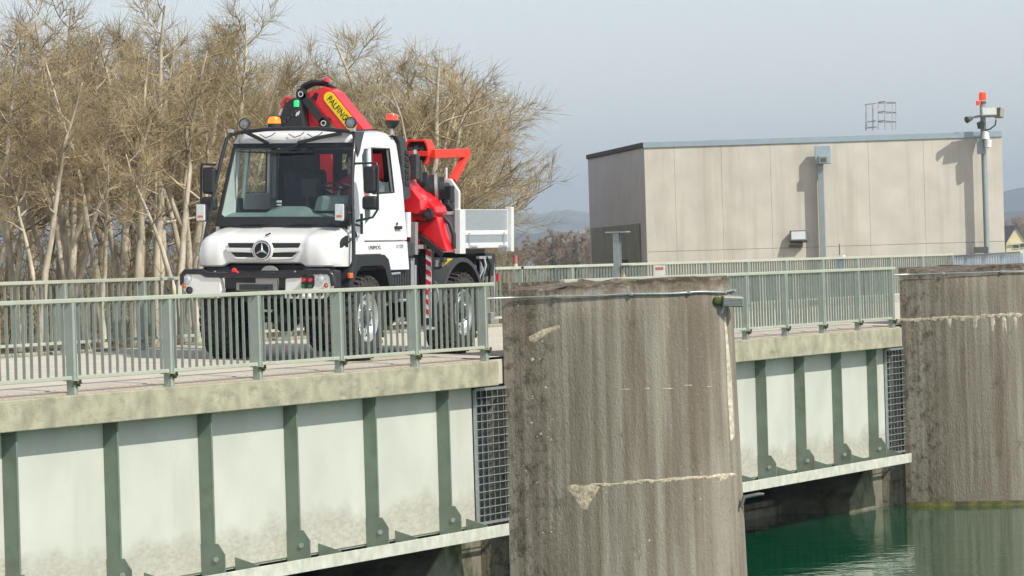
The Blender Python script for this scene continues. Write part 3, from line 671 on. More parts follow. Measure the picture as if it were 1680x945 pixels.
mb = MB(); mb.lathe(bpx(1617,222,0.45), (0,0,1), [(-0.1,0.0),(-0.1,0.11),(0.1,0.08),(0.12,0)], 12); mb.lathe(bpx(1621,236,0.5), (0,0,1), [(-0.12,0.0),(-0.09,0.09),(0.1,0.1),(0.12,0)], 12); mb.build('dome_camera', M['white_case'], t, smooth=40)
mb = MB(); mb.tube([bpx(1634,196,0.55),bpx(1633,205,0.55),bpx(1624,212,0.5),bpx(1616,214,0.4)], 0.02, 6); mb.build('cable', M['dark_case'], t)
mb = MB(); mb.cbox(bpx(1608,240,0.35), (0.16,0.14,0.4), rotw); mb.build('junction_box', M['mast'], t, bevel=0.01)
mb = MB(); mb.cbox(bpx(1610,410,0.35), (0.36,0.16,0.16), rotw); mb.build('lower_box', M['dark_case'], t, bevel=0.01)
# roof ladder with safety cage
t = root('ladder_cage', 'thin metal ladder hoops standing on the building roof', 'ladder', bpx(1446, 222, -2.0))
def lp(px, py, d=-2.0): return bpx(px, py, d)
mb = MB()
for px in (1421,1432): mb.tube([lp(px,214), lp(px,171)], 0.022, 6)
mb.build('stile', M['steel_rung'], t)
for py in (171, 200, 210):
    mb = MB(); mb.tube([lp(1419,py), lp(1438,py-2)], 0.022, 6); mb.build('rung', M['steel_rung'], t)
for py in (168, 184, 199):
    mb = MB(); pts = [lp(1441,py,-1.9), lp(1452,py-1.5,-1.6), lp(1464,py-1,-1.6), lp(1470,py,-1.9), lp(1464,py+1,-2.3), lp(1444,py+1,-2.3)]; mb.tube(pts+[pts[0]], 0.02, 6); mb.build('hoop', M['steel_rung'], t)
for px, dd in ((1441,-1.9),(1452,-1.6),(1464,-1.6),(1470,-1.9)):
    mb = MB(); mb.tube([lp(px,213,dd), lp(px,168,dd)], 0.014, 6); mb.build('cage_bar', M['steel_rung'], t)

# ------------------------------------------------------------------ small things near the pier heads and roadside
q = onY(1014, 457, 24.15); zt = 0.74
t = root('steel_post', 'short grey steel post with flat top plate on the middle pier', 'post', (q.x, q.y, 1.02))
mb = MB(); mb.box((q.x-0.05,q.y-0.05,1.0),(q.x-0.04,q.y+0.05,1.78)); mb.box((q.x+0.04,q.y-0.05,1.0),(q.x+0.05,q.y+0.05,1.78)); mb.box((q.x-0.039,q.y-0.008,1.0),(q.x+0.039,q.y+0.008,1.78)); mb.build('upright', M['galv'], t)
mb = MB(); mb.box((q.x-0.1,q.y-0.19,1.781),(q.x+0.1,q.y+0.16,1.80)); mb.build('top_plate', M['galv'], t)
mb = MB(); mb.box((q.x-0.08,q.y-0.21,1.26),(q.x+0.08,q.y-0.052,1.275)); mb.build('side_plate', M['galv'], t)
mb = MB(); mb.add([(q.x-0.01,q.y-0.06,1.25),(q.x+0.01,q.y-0.06,1.25),(q.x+0.01,q.y-0.16,1.0),(q.x-0.01,q.y-0.16,1.0),(q.x-0.01,q.y-0.051,1.0),(q.x+0.01,q.y-0.051,1.0)], [(0,1,2,3),(0,3,4),(1,5,2),(3,2,5,4),(0,4,5,1)]); mb.build('gusset', M['lime'], t)
M['marker_red'] = pm('faded_red_paint', (0.42,0.14,0.12), 0.7); M['marker_white'] = pm('dull_white_paint', (0.6,0.58,0.55), 0.6)
q = at(846, 443, 88); t = root('marker_post', 'short white marker post with red top behind the far railing', 'post', q-Vector((0,0,0.9)))
mb = MB(); mb.tube([q-Vector((0,0,1.2)), q+Vector((0,0,0.13))], 0.045, 10); mb.build('shaft', M['marker_white'], t, smooth=40)
mb = MB(); mb.tube([q+Vector((0,0,0.132)), q+Vector((0,0,0.30))], 0.047, 10); mb.build('red_band', M['marker_red'], t, smooth=40)
q = at(1082, 444, 81.0); mb = MB(); mb.cbox(q, (0.02,0.2,0.2), Euler((0,0,YAW-0.1)).to_matrix()); t = root('notice_plate', 'small white and red notice on the far railing', 'sign', q)
mb.build('plate', M['marker_white'], t, bevel=0.004); mb = MB(); d = -_F*0.013; mb.cbox(q+d+Vector((0,0,0.04)), (0.006,0.15,0.05), Euler((0,0,YAW-0.1)).to_matrix()); mb.build('red_stripe', M['marker_red'], t)
M['blue_box'] = pm('blue_enamel', (0.20,0.36,0.70), 0.4)
q = at(1378, 432, 92.0); t = root('blue_pillar_box', 'narrow blue box by the far railing under the mast', 'box', q-Vector((0,0,1.0)))
mb = MB(); mb.cbox(q-Vector((0,0,0.3)), (0.12,0.16,0.9)); mb.build('case', M['blue_box'], t, bevel=0.015); mb = MB(); mb.cbox(q+Vector((0,0,0.16)), (0.16,0.2,0.03)); mb.build('lid', M['white_case'], t)
mb = MB(); mb.tube([q+Vector((0,0,0.175)), q+Vector((0,0,0.42))], 0.012, 6); mb.build('aerial', M['dark_case'], t)
# floodlight on the middle pier
c = Vector(surf1(ip(.965), 0.72, 0.14)); t = root('pier_floodlight', 'ribbed floodlight on a bracket at the right edge of the middle pier', 'light', Vector(surf1(ip(.965),0.66,0.02)), 'outdoor floodlights')
ro = Euler((R(6),R(4),R(-58))).to_matrix()
mb = MB(); mb.cbox(c, (0.30,0.17,0.15), ro); mb.build('housing', M['lamp_case'], t, bevel=0.025)
for k in range(6):
    mb = MB(); mb.cbox(c+ro @ Vector((0,-0.09,-0.05+k*0.02)), (0.28,0.02,0.007), ro); mb.build('fin', M['galv'], t)
mb = MB(); mb.cbox(c+ro @ Vector((-0.22,0.0,0.0)), (0.12,0.13,0.10), ro); mb.build('ballast_box', M['moss'], t, bevel=0.03)
mb = MB(); mb.tube([c+ro @ Vector((-0.1,0.05,-0.06)), Vector(surf1(ip(.955),0.55,0.0))], 0.02, 6); mb.build('bracket', M['galv'], t)
c = Vector(surf1(ip(.99), -2.05, 0.02)); mb = MB(); mb.tube([c+Vector((-0.05,-0.03,-0.14)), c+Vector((0.0,-0.06,0.0)), c+Vector((0.12,-0.24,0.03)), c+Vector((0.16,-0.3,0.03))], [0.025,0.03,0.028,0.02], 8)
tag(mb.build('mooring_hook', M['dark_case'], smooth=50), 'small dark mooring hook low on the middle pier', 'hook')
# ------------------------------------------------------------------ bare trees
M['bark'] = pm('pale_bark', (0.52,0.46,0.345), 0.9, var=0.30, scale=5, bump=0.5, bscale=30, stretch=(1,1,0.4), col2=(0.17,0.14,0.09), thr=(0.5,0.7))
M['twig'] = pm('brown_twigs', (0.42,0.335,0.195), 0.9, var=0.3, scale=1.5)
M['twig_dark'] = pm('olive_twigs', (0.33,0.265,0.14), 0.9, var=0.3, scale=1.5)
M['far_twig'] = pm('far_bare_trees', (0.27,0.20,0.13), 0.95, var=0.3, scale=0.4)
M['conifer'] = pm('dark_conifer', (0.045,0.06,0.035), 0.95, var=0.3, scale=1.0)
def rand_perp(d, rnd):
    a = Vector((rnd.gauss(0,1), rnd.gauss(0,1), rnd.gauss(0,1))); a = a-d*a.dot(d); return a.normalized()
class Lines:
    def __init__(s): s.v = []; s.f = []
    def tube(s, P, rs, n):
        d0 = (P[1]-P[0]).normalized(); u = d0.orthogonal().normalized(); o = len(s.v)
        for i, p in enumerate(P):
            d = (P[min(i+1,len(P)-1)]-P[max(i-1,0)]).normalized(); u = (u-d*u.dot(d)).normalized(); v = d.cross(u)
            for k in range(n):
                t = 2*math.pi*k/n; q = p+(u*math.cos(t)+v*math.sin(t))*rs[i]; s.v.append((q.x,q.y,q.z))
            if i:
                b = o+(i-1)*n
                for k in range(n): s.f.append((b+k, b+(k+1)%n, b+n+(k+1)%n, b+n+k))
    def mesh(s, name, mat, smooth=True):
        me = bpy.data.meshes.new(name); me.from_pydata(s.v, [], s.f); me.materials.append(mat)
        if smooth: me.polygons.foreach_set('use_smooth', [True]*len(me.polygons))
        me.update(); return me
def branch(p, d, ln, r0, segs, rnd, up=0.0, wob=0.12, tip=0.35):
    P = [p.copy()]; rs = [r0]; d = d.copy()
    for i in range(segs):
        d = (d+Vector((rnd.gauss(0,wob), rnd.gauss(0,wob), rnd.gauss(0,wob)*0.7+up))).normalized(); P.append(P[-1]+d*(ln/segs)); rs.append(r0*(1-(1-tip)*(i+1)/segs))
    return P, rs
def along(P, f):
    k = f*(len(P)-1); i = min(int(k), len(P)-2); return P[i].lerp(P[i+1], k-i), (P[i+1]-P[i]).normalized()
def make_tree(seed, H, spread, nl, nb, nt, lean=0.0, forks=2, low=0.28, tw=0.008):
    rnd = random.Random(seed); wood = Lines(); crown = Lines(); stems = []
    d = Vector((rnd.gauss(0,.06)+lean, rnd.gauss(0,.06), 1)).normalized()
    P, rs = branch(Vector((0,0,-0.3)), d, H*0.92, H*0.0150, 9, rnd, 0.03, 0.075, 0.18); wood.tube(P, rs, 7); stems.append((P, rs, 1.0))
    for k in range(forks):
        f = rnd.uniform(0.06, 0.4); p, dd = along(P, f); nd = (dd+rand_perp(dd, rnd)*rnd.uniform(0.3,0.6)).normalized()
        Q, qs = branch(p, nd, H*(0.9-f)*rnd.uniform(0.7,0.95), H*0.0105, 8, rnd, 0.06, 0.085, 0.2); wood.tube(Q, qs, 6); stems.append((Q, qs, 0.8))
    for (S, ss, sc) in stems:
        for i in range(int(nl*sc)):
            f = low+(0.98-low)*(i+rnd.random())/(nl*sc); p, dd = along(S, f)
            ln = H*spread*(1.05-0.75*f)*rnd.uniform(0.7,1.2)
            nd = (dd*rnd.uniform(0.05,0.75)+rand_perp(dd, rnd)).normalized(); nd.z = nd.z*0.8+0.12; nd.normalize()
            B, bs = branch(p, nd, ln, H*0.0052*(1.2-0.8*f), 6, rnd, 0.09, 0.15, 0.3); (wood if i % 2 == 0 else crown).tube(B, bs, 4)
            for j in range(nb):
                g = 0.2+0.8*(j+rnd.random())/nb; p2, d2 = along(B, min(g, 1.0)); l2 = ln*rnd.uniform(0.25,0.5)*(1.15-0.5*g)
                n2 = (d2*rnd.uniform(0.5,1.0)+rand_perp(d2, rnd)*rnd.uniform(0.6,1.0)+Vector((0,0,0.08))).normalized()
                C, cs = branch(p2, n2, l2, tw*1.4, 3, rnd, 0.06, 0.16, 0.5); crown.tube(C, cs, 3)
                for k in range(nt):
                    p3, d3 = along(C, 0.15+0.85*rnd.random()); n3 = (d3*0.9+rand_perp(d3, rnd)*rnd.uniform(0.5,1.2)+Vector((0,0,0.12))).normalized()
                    D_, ds = branch(p3, n3, rnd.uniform(0.25,0.7)*H/9, tw*0.85, 2, rnd, 0.06, 0.13, 0.5); crown.tube(D_, ds, 3)
    return wood, crown
VAR = []
for i, (sp_, nl, nb, nt, fk, lean) in enumerate(((0.34,16,8,8,2,0.10),(0.30,17,8,8,2,-0.14),(0.38,15,8,9,3,0.16),(0.32,17,8,8,3,-0.06),(0.44,17,9,9,4,0.12),(0.42,17,9,9,3,-0.12))):
    wd, cr = make_tree(40+i, 9.0, sp_, nl, nb, nt, lean, fk, low=0.36 if i < 4 else 0.22, tw=0.0070)
    VAR.append((wd.mesh('trunk', M['bark']), cr.mesh('crown', M['twig'] if i % 3 != 1 else M['twig_dark'])))
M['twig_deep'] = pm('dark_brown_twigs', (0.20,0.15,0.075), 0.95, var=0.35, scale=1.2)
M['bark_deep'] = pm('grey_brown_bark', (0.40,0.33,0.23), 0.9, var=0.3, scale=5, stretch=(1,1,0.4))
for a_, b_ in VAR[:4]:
    a2 = a_.copy(); b2 = b_.copy(); a2.materials[0] = M['bark_deep']; b2.materials[0] = M['twig_deep']; VAR.append((a2, b2))       # the same trees coloured darker so the wood's depth reads dark: 6..9
wd, cr = make_tree(61, 9.0, 0.22, 12, 7, 7, 0.14, 1, low=0.52, tw=0.007); VAR.append((wd.mesh('trunk', M['bark']), cr.mesh('crown', M['twig'])))          # 10, 11: slim pale trunks, bare below
wd, cr = make_tree(67, 9.0, 0.24, 12, 7, 7, -0.18, 2, low=0.50, tw=0.007); VAR.append((wd.mesh('trunk', M['bark']), cr.mesh('crown', M['twig'])))
def put_tree(v, px, D, top, label, group, rz=None, rnd=random, name='bare_tree', wide=1.0):
    hy = 350+ROLL*(3750-px); H = (hy-top)/FPX*D+CAM_Z+0.4
    p = at(px, hy, D); p.z = -0.3; s = H/8.4
    e = bpy.data.objects.new(name, None); COL.objects.link(e); e.location = p; e.scale = (s*wide, s*wide, s); e.rotation_euler.z = rz if rz is not None else rnd.uniform(0, 6.28)
    tag(e, label, 'tree', group)
    for nm, me in zip(('trunk','crown'), VAR[v]):
        c = bpy.data.objects.new(nm, me); COL.objects.link(c); c.parent = e
    return e
rt = random.Random(21)
front = [(-20,96,20,'pale bare tree at the left edge of the picture behind the railing'),
         (28,92,60,'bare tree with a leaning pale trunk near the left edge'),
         (88,99,-10,'tall bare tree rising past the top of the picture, near the left'),
         (140,93,5,'bare tree with the brightest straight pale trunk left of the truck'),
         (196,97,25,'slender bare tree with forked trunk midway between left edge and truck'),
         (252,94,-15,'bare tree with thin upright stems reaching the top of the picture'),
         (300,98,10,'pale trunked bare tree just left of the truck mirror'),
         (345,95,0,'bare tree directly behind the left side of the truck cab'),
         (425,100,45,'bare tree behind the truck roof, left of the red crane'),
         (485,108,110,'bare tree standing behind the red crane arm'),
         (560,112,125,'lower bare tree right behind the crane and beacon'),
         (650,114,42,'wide bare tree with the highest crown right of the crane'),
         (690,116,85,'bare tree with fanned out branches above the truck bed'),
         (722,118,190,'rightmost bare tree, its twigs spreading over the truck bed')]
vs = [3,11,2,10,11,0,10,1,3,0,5,4,5,4]
front += [(58,90,110,'pale leaning trunk between the two trees nearest the left edge'),(112,91,70,'slim pale trunked tree just right of the tallest left tree'),
          (168,90,120,'slim bare tree with pale trunk right of the brightest trunk'),(222,91,60,'slim pale bare tree third to the left of the truck'),(276,90,90,'slim pale bare tree second to the left of the truck'),(320,91,60,'slim pale bare tree nearest the truck mirror'),
          (612,108,95,'bare tree filling the gap between crane and widest crown'),(672,106,70,'bare tree in front of the widest crown right of the crane'),(700,110,150,'bare tree above the load bed with long low branches')]
vs += [10,11,10,11,10,11,4,5,4]
for (px, D, top, lab), v in zip(front, vs): put_tree(v, px, D, top, lab, 'bare trees in front of the wood', rnd=rt, wide=0.95 if px > 695 else 1.0 if v < 4 or v > 9 else 1.2)
for k in range(25):
    px = -60+k*26+rt.uniform(-14,14); D = rt.uniform(104,150)
    top = rt.uniform(25,110) if px < 430 else rt.uniform(120,180)
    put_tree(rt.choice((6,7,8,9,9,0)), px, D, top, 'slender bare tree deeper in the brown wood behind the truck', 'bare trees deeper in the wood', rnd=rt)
for k in range(8):
    px = 585+k*21+rt.uniform(-10,10); D = rt.uniform(125,150)
    put_tree(rt.choice((4,5,2)), px, D, 150+k*20+rt.uniform(-20,30), 'smaller bare tree behind the wide tree right of the crane', 'smaller bare trees right of the crane', rnd=rt)
# brushwood: thin stems filling the foot of the wood
def brush():
    L = Lines(); rnd = random.Random(77)
    for k in range(1000):
        px = rnd.uniform(-60, 860); D = rnd.uniform(92, 175); hy = 350+ROLL*(3750-px)
        p = at(px, hy, D); p.z = -0.4; h = rnd.uniform(1.0, 3.4)*(1 if px < 620 else 0.75)
        P, rs = branch(p, Vector((rnd.gauss(0,.2), rnd.gauss(0,.2), 1)).normalized(), h, rnd.uniform(0.009,0.02), 4, rnd, 0.02, 0.12, 0.4); L.tube(P, rs, 3)
        for j in range(7):
            q, d = along(P, rnd.uniform(0.15, 1)); n = (d*0.7+rand_perp(d, rnd)).normalized(); B, bs = branch(q, n, rnd.uniform(0.4,1.2), 0.009, 2, rnd, 0.06, 0.2, 0.5); L.tube(B, bs, 3)
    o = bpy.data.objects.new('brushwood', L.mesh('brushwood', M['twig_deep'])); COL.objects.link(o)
    tag(o, 'tangle of thin brown stems filling the foot of the wood', 'brushwood', kind='stuff')
brush()
# ------------------------------------------------------------------ far trees, conifers, house, hills
fw, fc = make_tree(90, 9.0, 0.36, 12, 6, 6, 0.0, 2, 0.15, 0.045); FAR = (fw.mesh('trunk', M['far_twig']), fc.mesh('crown', M['far_twig']))
FARV = len(VAR); VAR.append(FAR)
fxs = [(800,395),(822,402),(842,398),(858,404),(876,394),(893,382),(905,388),(922,372),(938,376),(952,371),(966,380),(980,388),(1650,352),(1664,349),(1678,351),(1690,350)]
for px, top in fxs: put_tree(FARV, px, rt.uniform(520,700) if px < 1000 else rt.uniform(1100,1300), top, 'distant bare tree on the horizon '+('left of the concrete building' if px < 1000 else 'right of the concrete building'), 'distant bare trees '+('left' if px < 1000 else 'right')+' of the building', rnd=rt, name='distant_tree', wide=1.25)
def conifer_mesh():
    mb = MB(); rnd = random.Random(4)
    mb.tube([(0,0,-0.3),(0,0,9)], [0.16,0.03], 6); tr = mb
    c = MB()
    for i in range(420):
        f = rnd.random()**0.8; z = 0.8+f*8.2; r = (1-f)*2.0+0.15; a = rnd.uniform(0,6.28); o = Vector((math.cos(a),math.sin(a),0)); sd = Vector((-o.y,o.x,0))
        t0 = Vector((0,0,z)); e = t0+o*r*rnd.uniform(0.6,1.1)+Vector((0,0,-0.35*r)); wv = 0.10+0.18*(1-f)
        c.add([t0, t0.lerp(e,0.6)+sd*wv+Vector((0,0,-0.1)), e, t0.lerp(e,0.6)-sd*wv+Vector((0,0,-0.1)), t0.lerp(e,0.6)+Vector((0,0,0.10))], [(0,1,4),(1,2,4),(2,3,4),(3,0,4)])
    return tr, c
tr, cc = conifer_mesh()
for i, (px, top, lab) in enumerate(((909,384,'dark distant conifer left of the concrete building, the taller one'),(944,386,'dark distant conifer closest to the concrete building'),(927,398,'small dark conifer between two taller distant conifers'))):
    D = 560; hy = 350+ROLL*(3750-px); p = at(px, hy, D); p.z = -1.0; s = ((hy-top)/FPX*D+CAM_Z+1.0)/9.0
    e = root('conifer_tree', lab, 'tree', p, 'distant conifers'); e.scale = (s,s,s)
    if i == 0:
        T_ = bpy.data.meshes.new('trunk'); T_.from_pydata(tr.v, [], tr.f); T_.materials.append(M['bark']); C_ = bpy.data.meshes.new('crown'); C_.from_pydata(cc.v, [], cc.f); C_.materials.append(M['conifer'])
    for nm, me in (('trunk',T_),('crown',C_)):
        o = bpy.data.objects.new(nm, me); COL.objects.link(o); o.parent = e
# yellow gabled house
M['yellow'] = pm('yellow_render', (0.72,0.66,0.36), 0.9, var=0.06); M['tiles'] = pm('dark_roof_tiles', (0.11,0.085,0.09), 0.8, var=0.2, scale=2); M['pane'] = pm('dark_window_pane', (0.03,0.05,0.04), 0.1)
D = 900; k = D/FPX; c = at(1667, 372, D); hr = _R0; hb = Vector((math.cos(YAW),math.sin(YAW),0))
t = root('gabled_house', 'yellow gabled house with dark roof at the right edge', 'house', (c.x, c.y, -1.2))
def hp(px, py, d): 
    v = at(px, py, D); return v+hb*d
mb = MB(); prof = [(1651,420),(1651,398),(1667,373),(1684,398),(1684,420)]; prof2 = [(px,py) for px,py in prof]
vs_ = [hp(px,py,0) for px,py in prof]+[hp(px,py,9)-hr*0.3 for px,py in prof]
mb.add(vs_, [(0,1,2,3,4),(9,8,7,6,5),(0,5,6,1),(3,8,9,4)]); mb.build('wall', M['yellow'], t)
mb = MB()
for (a, b) in (((1648.5,402.5),(1667,371.5)),((1686.5,402.5),(1667,371.5))):
    p, q = hp(*a,-0.4), hp(*b,-0.4); p2, q2 = hp(*a,9.4)-hr*4.5*(1 if a[0] < 1660 else 0), hp(*b,9.4)-hr*4.5*(1 if a[0] < 1660 else 0)
    u = Vector((0,0,0.22)); mb.add([p,q,q2,p2,p+u,q+u,q2+u,p2+u], [(0,1,2,3),(7,6,5,4),(0,4,5,1),(1,5,6,2),(2,6,7,3),(3,7,4,0)])
mb.build('roof', M['tiles'], t)
for (x0,x1,y0,y1) in ((1662,1671,402,407),(1674,1680,400,406)):
    mb = MB(); q = [hp(x0,y1,-0.05),hp(x1,y1,-0.05),hp(x1,y0,-0.05),hp(x0,y0,-0.05)]; q += [v+hb*0.1 for v in q]; mb.add(q, [(0,1,2,3),(0,4,5,1),(1,5,6,2),(2,6,7,3),(3,7,4,0)]); wv = mb.build('window', M['pane'], t)
    mb = MB(); mb.beam(hp(x0-0.6,y1+0.5,-0.12), hp(x1+0.6,y1+0.5,-0.12), 0.15, 0.1); mb.build('sill', M['white_case'], wv)
mb = MB(); mb.beam(hp(1656,398.5,-0.5), hp(1682,398.0,-0.5), 0.4, 0.12); mb.build('balcony_rail', M['white_case'], t)
# hills
M['hill'] = pm('wooded_hillside', (0.07,0.075,0.055), 1.0, var=0.35, scale=0.004, col2=(0.30,0.28,0.20), thr=(0.58,0.66))
def hill(pts, D, name, deep):
    mb = MB(); rows = []; rnd = random.Random(len(pts))
    n = 60; prof = []
    for i in range(n+1):
        f = i/n*(len(pts)-1); k = min(int(f), len(pts)-2); u = f-k; u = u*u*(3-2*u)
        prof.append((pts[k][0]*(1-(f-k))+pts[k+1][0]*(f-k), pts[k][1]*(1-u)+pts[k+1][1]*u))
    for px, py in prof:
        hy = 350+ROLL*(3750-px); row = []
        for fr, dd in ((0.0,-deep),(0.35,-deep*0.6),(0.75,-deep*0.25),(1.0,0),(0.6,deep*0.5),(0,deep)):
            dpt = D+dd; p = at(px, hy, dpt); p.z = -1.5+fr*((hy-py)/FPX*D+2.8)+(rnd.uniform(-1.2,1.2) if 0 < fr else 0); row.append(tuple(p))
        rows.append(row)
    mb.grid(rows); tag(mb.build(name, M['hill'], smooth=60), kind='structure')
hill([(-900,400),(100,378),(500,362),(760,356),(830,350),(880,350),(935,343),(985,350),(1100,352),(1300,345),(1500,335),(1620,322),(1690,305),(1900,300),(2300,350),(2700,370)], 5200, 'far_hills', 700)
hill([(-900,430),(600,385),(800,388),(900,380),(1000,386),(1300,370),(1600,352),(1700,345),(2000,352),(2400,385)], 3300, 'near_hills', 450)
# ------------------------------------------------------------------ the truck; frame: x rearwards from the front axle, y to the far side, z up from the road
M['white'] = pm('white_truck_paint', (0.80,0.80,0.78), 0.28, var=0.03, coat=0.6, col2=(0.66,0.64,0.58), thr=(0.62,0.85), streak=(1,1,0.4))
M['black'] = pm('black_plastic', (0.022,0.024,0.026), 0.5, var=0.2, scale=20)
M['blackm'] = pm('black_painted_tube', (0.018,0.019,0.021), 0.3, var=0.1, coat=0.3)
M['dgrey'] = pm('dark_grey_plastic', (0.055,0.06,0.065), 0.6, var=0.15, scale=20)
M['silver'] = pm('silver_paint', (0.62,0.64,0.66), 0.3, 0.5, var=0.04)
M['plate_grey'] = pm('grey_mounting_plate', (0.40,0.40,0.39), 0.45, 0.4, var=0.08)
M['tyre'] = pm('tyre_rubber', (0.035,0.033,0.03), 0.85, var=0.3, scale=9, col2=(0.08,0.07,0.055), thr=(0.5,0.75))
M['rim'] = pm('rim_steel', (0.66,0.68,0.68), 0.28, 0.75, var=0.06, scale=14)
M['red'] = pm('red_crane_paint', (0.75,0.012,0.018), 0.3, var=0.04, coat=0.5)
M['orange_red'] = pm('orange_red_crane_paint', (0.78,0.05,0.025), 0.4, var=0.08)
M['yellow_label'] = pm('yellow_label', (0.90,0.68,0.01), 0.4)
M['ink'] = pm('black_lettering', (0.01,0.01,0.012), 0.5)
M['badge'] = pm('grey_lettering', (0.16,0.16,0.17), 0.4)
M['yellow_ink'] = pm('yellow_lettering', (0.9,0.6,0.02), 0.5)
M['chrome'] = pm('chrome', (0.82,0.83,0.84), 0.1, 1.0, var=0.02)
M['headlamp'] = pm('headlamp_lens', (0.75,0.78,0.80), 0.08, 0.3, var=0.1, scale=40, coat=1.0)
M['amber'] = pm('amber_lens', (0.75,0.16,0.03), 0.2, coat=0.5)
M['amber_lit'] = pm('lit_amber_beacon', (0.55,0.09,0.005), 0.3, emit=(1.0,0.17,0.01), estr=1.6)
M['beacon_red'] = pm('red_beacon', (0.8,0.05,0.02), 0.15, coat=0.6, emit=(1,0.1,0.03), estr=0.25)
M['green_lit'] = pm('green_signal_lamp', (0.02,0.65,0.15), 0.2, emit=(0.02,0.9,0.2), estr=0.5)
M['green_cap'] = pm('dark_green_cap', (0.02,0.14,0.04), 0.5)
M['alu'] = pm('brushed_aluminium', (0.55,0.58,0.60), 0.38, 0.6, var=0.06, scale=20, stretch=(0.2,1,3))
M['bed_white'] = pm('bed_white_paint', (0.72,0.73,0.72), 0.45, var=0.04)
M['bed_grey'] = pm('bed_grey_panel', (0.50,0.51,0.52), 0.5, var=0.06)
M['stripe_red'] = pm('red_stripe', (0.72,0.03,0.05), 0.45)
M['stripe_white'] = pm('white_stripe', (0.8,0.8,0.8), 0.45)
M['dash'] = pm('grey_green_dashboard', (0.19,0.245,0.23), 0.7, var=0.08)
M['dash_light'] = pm('pale_instrument_hood', (0.22,0.27,0.26), 0.6, var=0.06)
M['cloth'] = pm('dark_seat_cloth', (0.022,0.03,0.042), 0.9, var=0.2, scale=15)
M['inner'] = pm('dark_cab_lining', (0.03,0.045,0.055), 0.85, var=0.1)
M['inner_grey'] = pm('grey_cab_lining', (0.30,0.33,0.34), 0.8, var=0.06)
M['skin'] = pm('skin', (0.62,0.40,0.30), 0.55, var=0.06, scale=20); M['shirt'] = pm('red_shirt', (0.55,0.02,0.06), 0.85, var=0.12, scale=12)
M['trouser'] = pm('dark_trousers', (0.03,0.035,0.05), 0.9); M['hair'] = pm('short_dark_hair', (0.05,0.035,0.025), 0.8, var=0.3, scale=50)
M['glass'] = glass('windscreen_glass', (0.93,0.975,0.965), 0.045); M['glass_side'] = glass('side_glass', (0.90,0.96,0.95), 0.06)
M['work_lens'] = pm('dark_lamp_reflector', (0.34,0.36,0.38), 0.2, 0.4, var=0.5, scale=60)
M['fuel'] = pm('pale_tank_metal', (0.55,0.56,0.52), 0.35, 0.6, var=0.08)

TRUCK_ROT = (0.03, 0, 0); TRUCK_LOC = (53.05, 25.37, 0.117)
T = root('utility_truck', 'white utility truck with red loading crane behind its cab, driving on the bridge', 'truck', TRUCK_LOC, rot=TRUCK_ROT, frame=(0,0,0))

def hw(z): return 1.07-0.075*(z-1.2)          # half width of the cab at height z
def sd(sgn):                                   # mapping of (x, z, depth) on a cab side
    return lambda a, b, d: (a, sgn*(hw(b)-d), b)
# --- bonnet: one curved sheet, side walls closed
def bonnet():
    mb = MB(); rows = []; ny = 48; W = 1.06
    for i in range(ny+1):
        y = -W+2*W*i/ny; ay = abs(y); r = 0.24; k = max(0.0, ay-(W-r))/r
        xf = -0.93+0.27*(1-math.sqrt(max(0, 1-min(1,k)**2)))
        if ay < 0.64: xf += 0.045*min(1, (0.64-ay)/0.05)
        drop = 0.10*(1-math.sqrt(max(0, 1-min(1,k)**2)))+0.02*(ay/W)**2
        zb = 1.285 if ay > 0.62 else 1.285+0.045*min(1,(0.62-ay)/0.08)
        col = [(xf+0.03, y, zb), (xf, y, zb+0.02), (xf-0.012, y, zb+0.10), (xf-0.010, y, 1.50-drop), (xf+0.015, y, 1.60-drop), (xf+0.07, y, 1.675-drop), (xf+0.16, y, 1.72-drop), (xf+0.30, y, 1.76-drop), (xf+0.50, y, 1.80-drop*0.9), (-0.24 if ay < .9 else -0.22, y, 1.835-drop*0.6)]
        rows.append(col)
    mb.grid(rows)
    for e in (0, ny):                          # side walls back to the cab
        c = rows[e]; y = c[0][1]; back = [(-0.24, y, 1.285), (-0.24, y, c[-1][2])]
        mb.add(c+[back[0]], [tuple(range(len(c)+1))])
    return mb.build('bonnet', M['white'], T, smooth=35)
BON = bonnet()
# grille: two dark slots, bars and the ringed star
GX = -0.905
def fpl(x): return lambda a, b, d: (x+d, a, b)
gm = MB(); gm.plate([(-0.55,1.605),(0.55,1.605),(0.52,1.54),(-0.52,1.54)], [], fpl(GX), 0.02)
GR = gm.build('grille_slot', M['black'], BON, bevel=0.006)
gm = MB(); gm.plate([(-0.50,1.475),(0.50,1.475),(0.42,1.415),(0.14,1.395),(-0.14,1.395),(-0.42,1.415)], [], fpl(GX), 0.02); gm.build('grille_slot', M['black'], BON, bevel=0.006)
gm = MB(); gm.plate([(-0.57,1.540),(-0.13,1.535),(0.13,1.535),(0.57,1.540),(0.545,1.488),(0.14,1.470),(-0.14,1.470),(-0.545,1.488)], [], fpl(GX-0.03), 0.045); gm.build('grille_bar', M['white'], BON, bevel=0.012)
gm = MB(); gm.plate([(-0.47,1.412),(0.47,1.412),(0.40,1.382),(0.0,1.366),(-0.40,1.382)], [], fpl(GX-0.02), 0.04); gm.build('grille_lip', M['white'], BON, bevel=0.01)
SZ = 1.505
gm = MB(); gm.lathe((GX-0.035,0,SZ), (-1,0,0), [(-0.02,0.0),(-0.02,0.158),(0.0,0.158),(0.012,0.150),(0.016,0.135)], 40); gm.build('badge_surround', M['white'], BON, smooth=40)
gm = MB(); gm.disc((GX-0.052,0,SZ), (-1,0,0), 0.117, 0.004, 40); gm.build('badge_disc', M['ink'], BON)
gm = MB(); gm.lathe((GX-0.056,0,SZ), (-1,0,0), [(0,0.104),(0.012,0.106),(0.015,0.113),(0.012,0.122),(0,0.124)], 40); gm.build('badge_ring', M['chrome'], BON, smooth=50)
gm = MB()
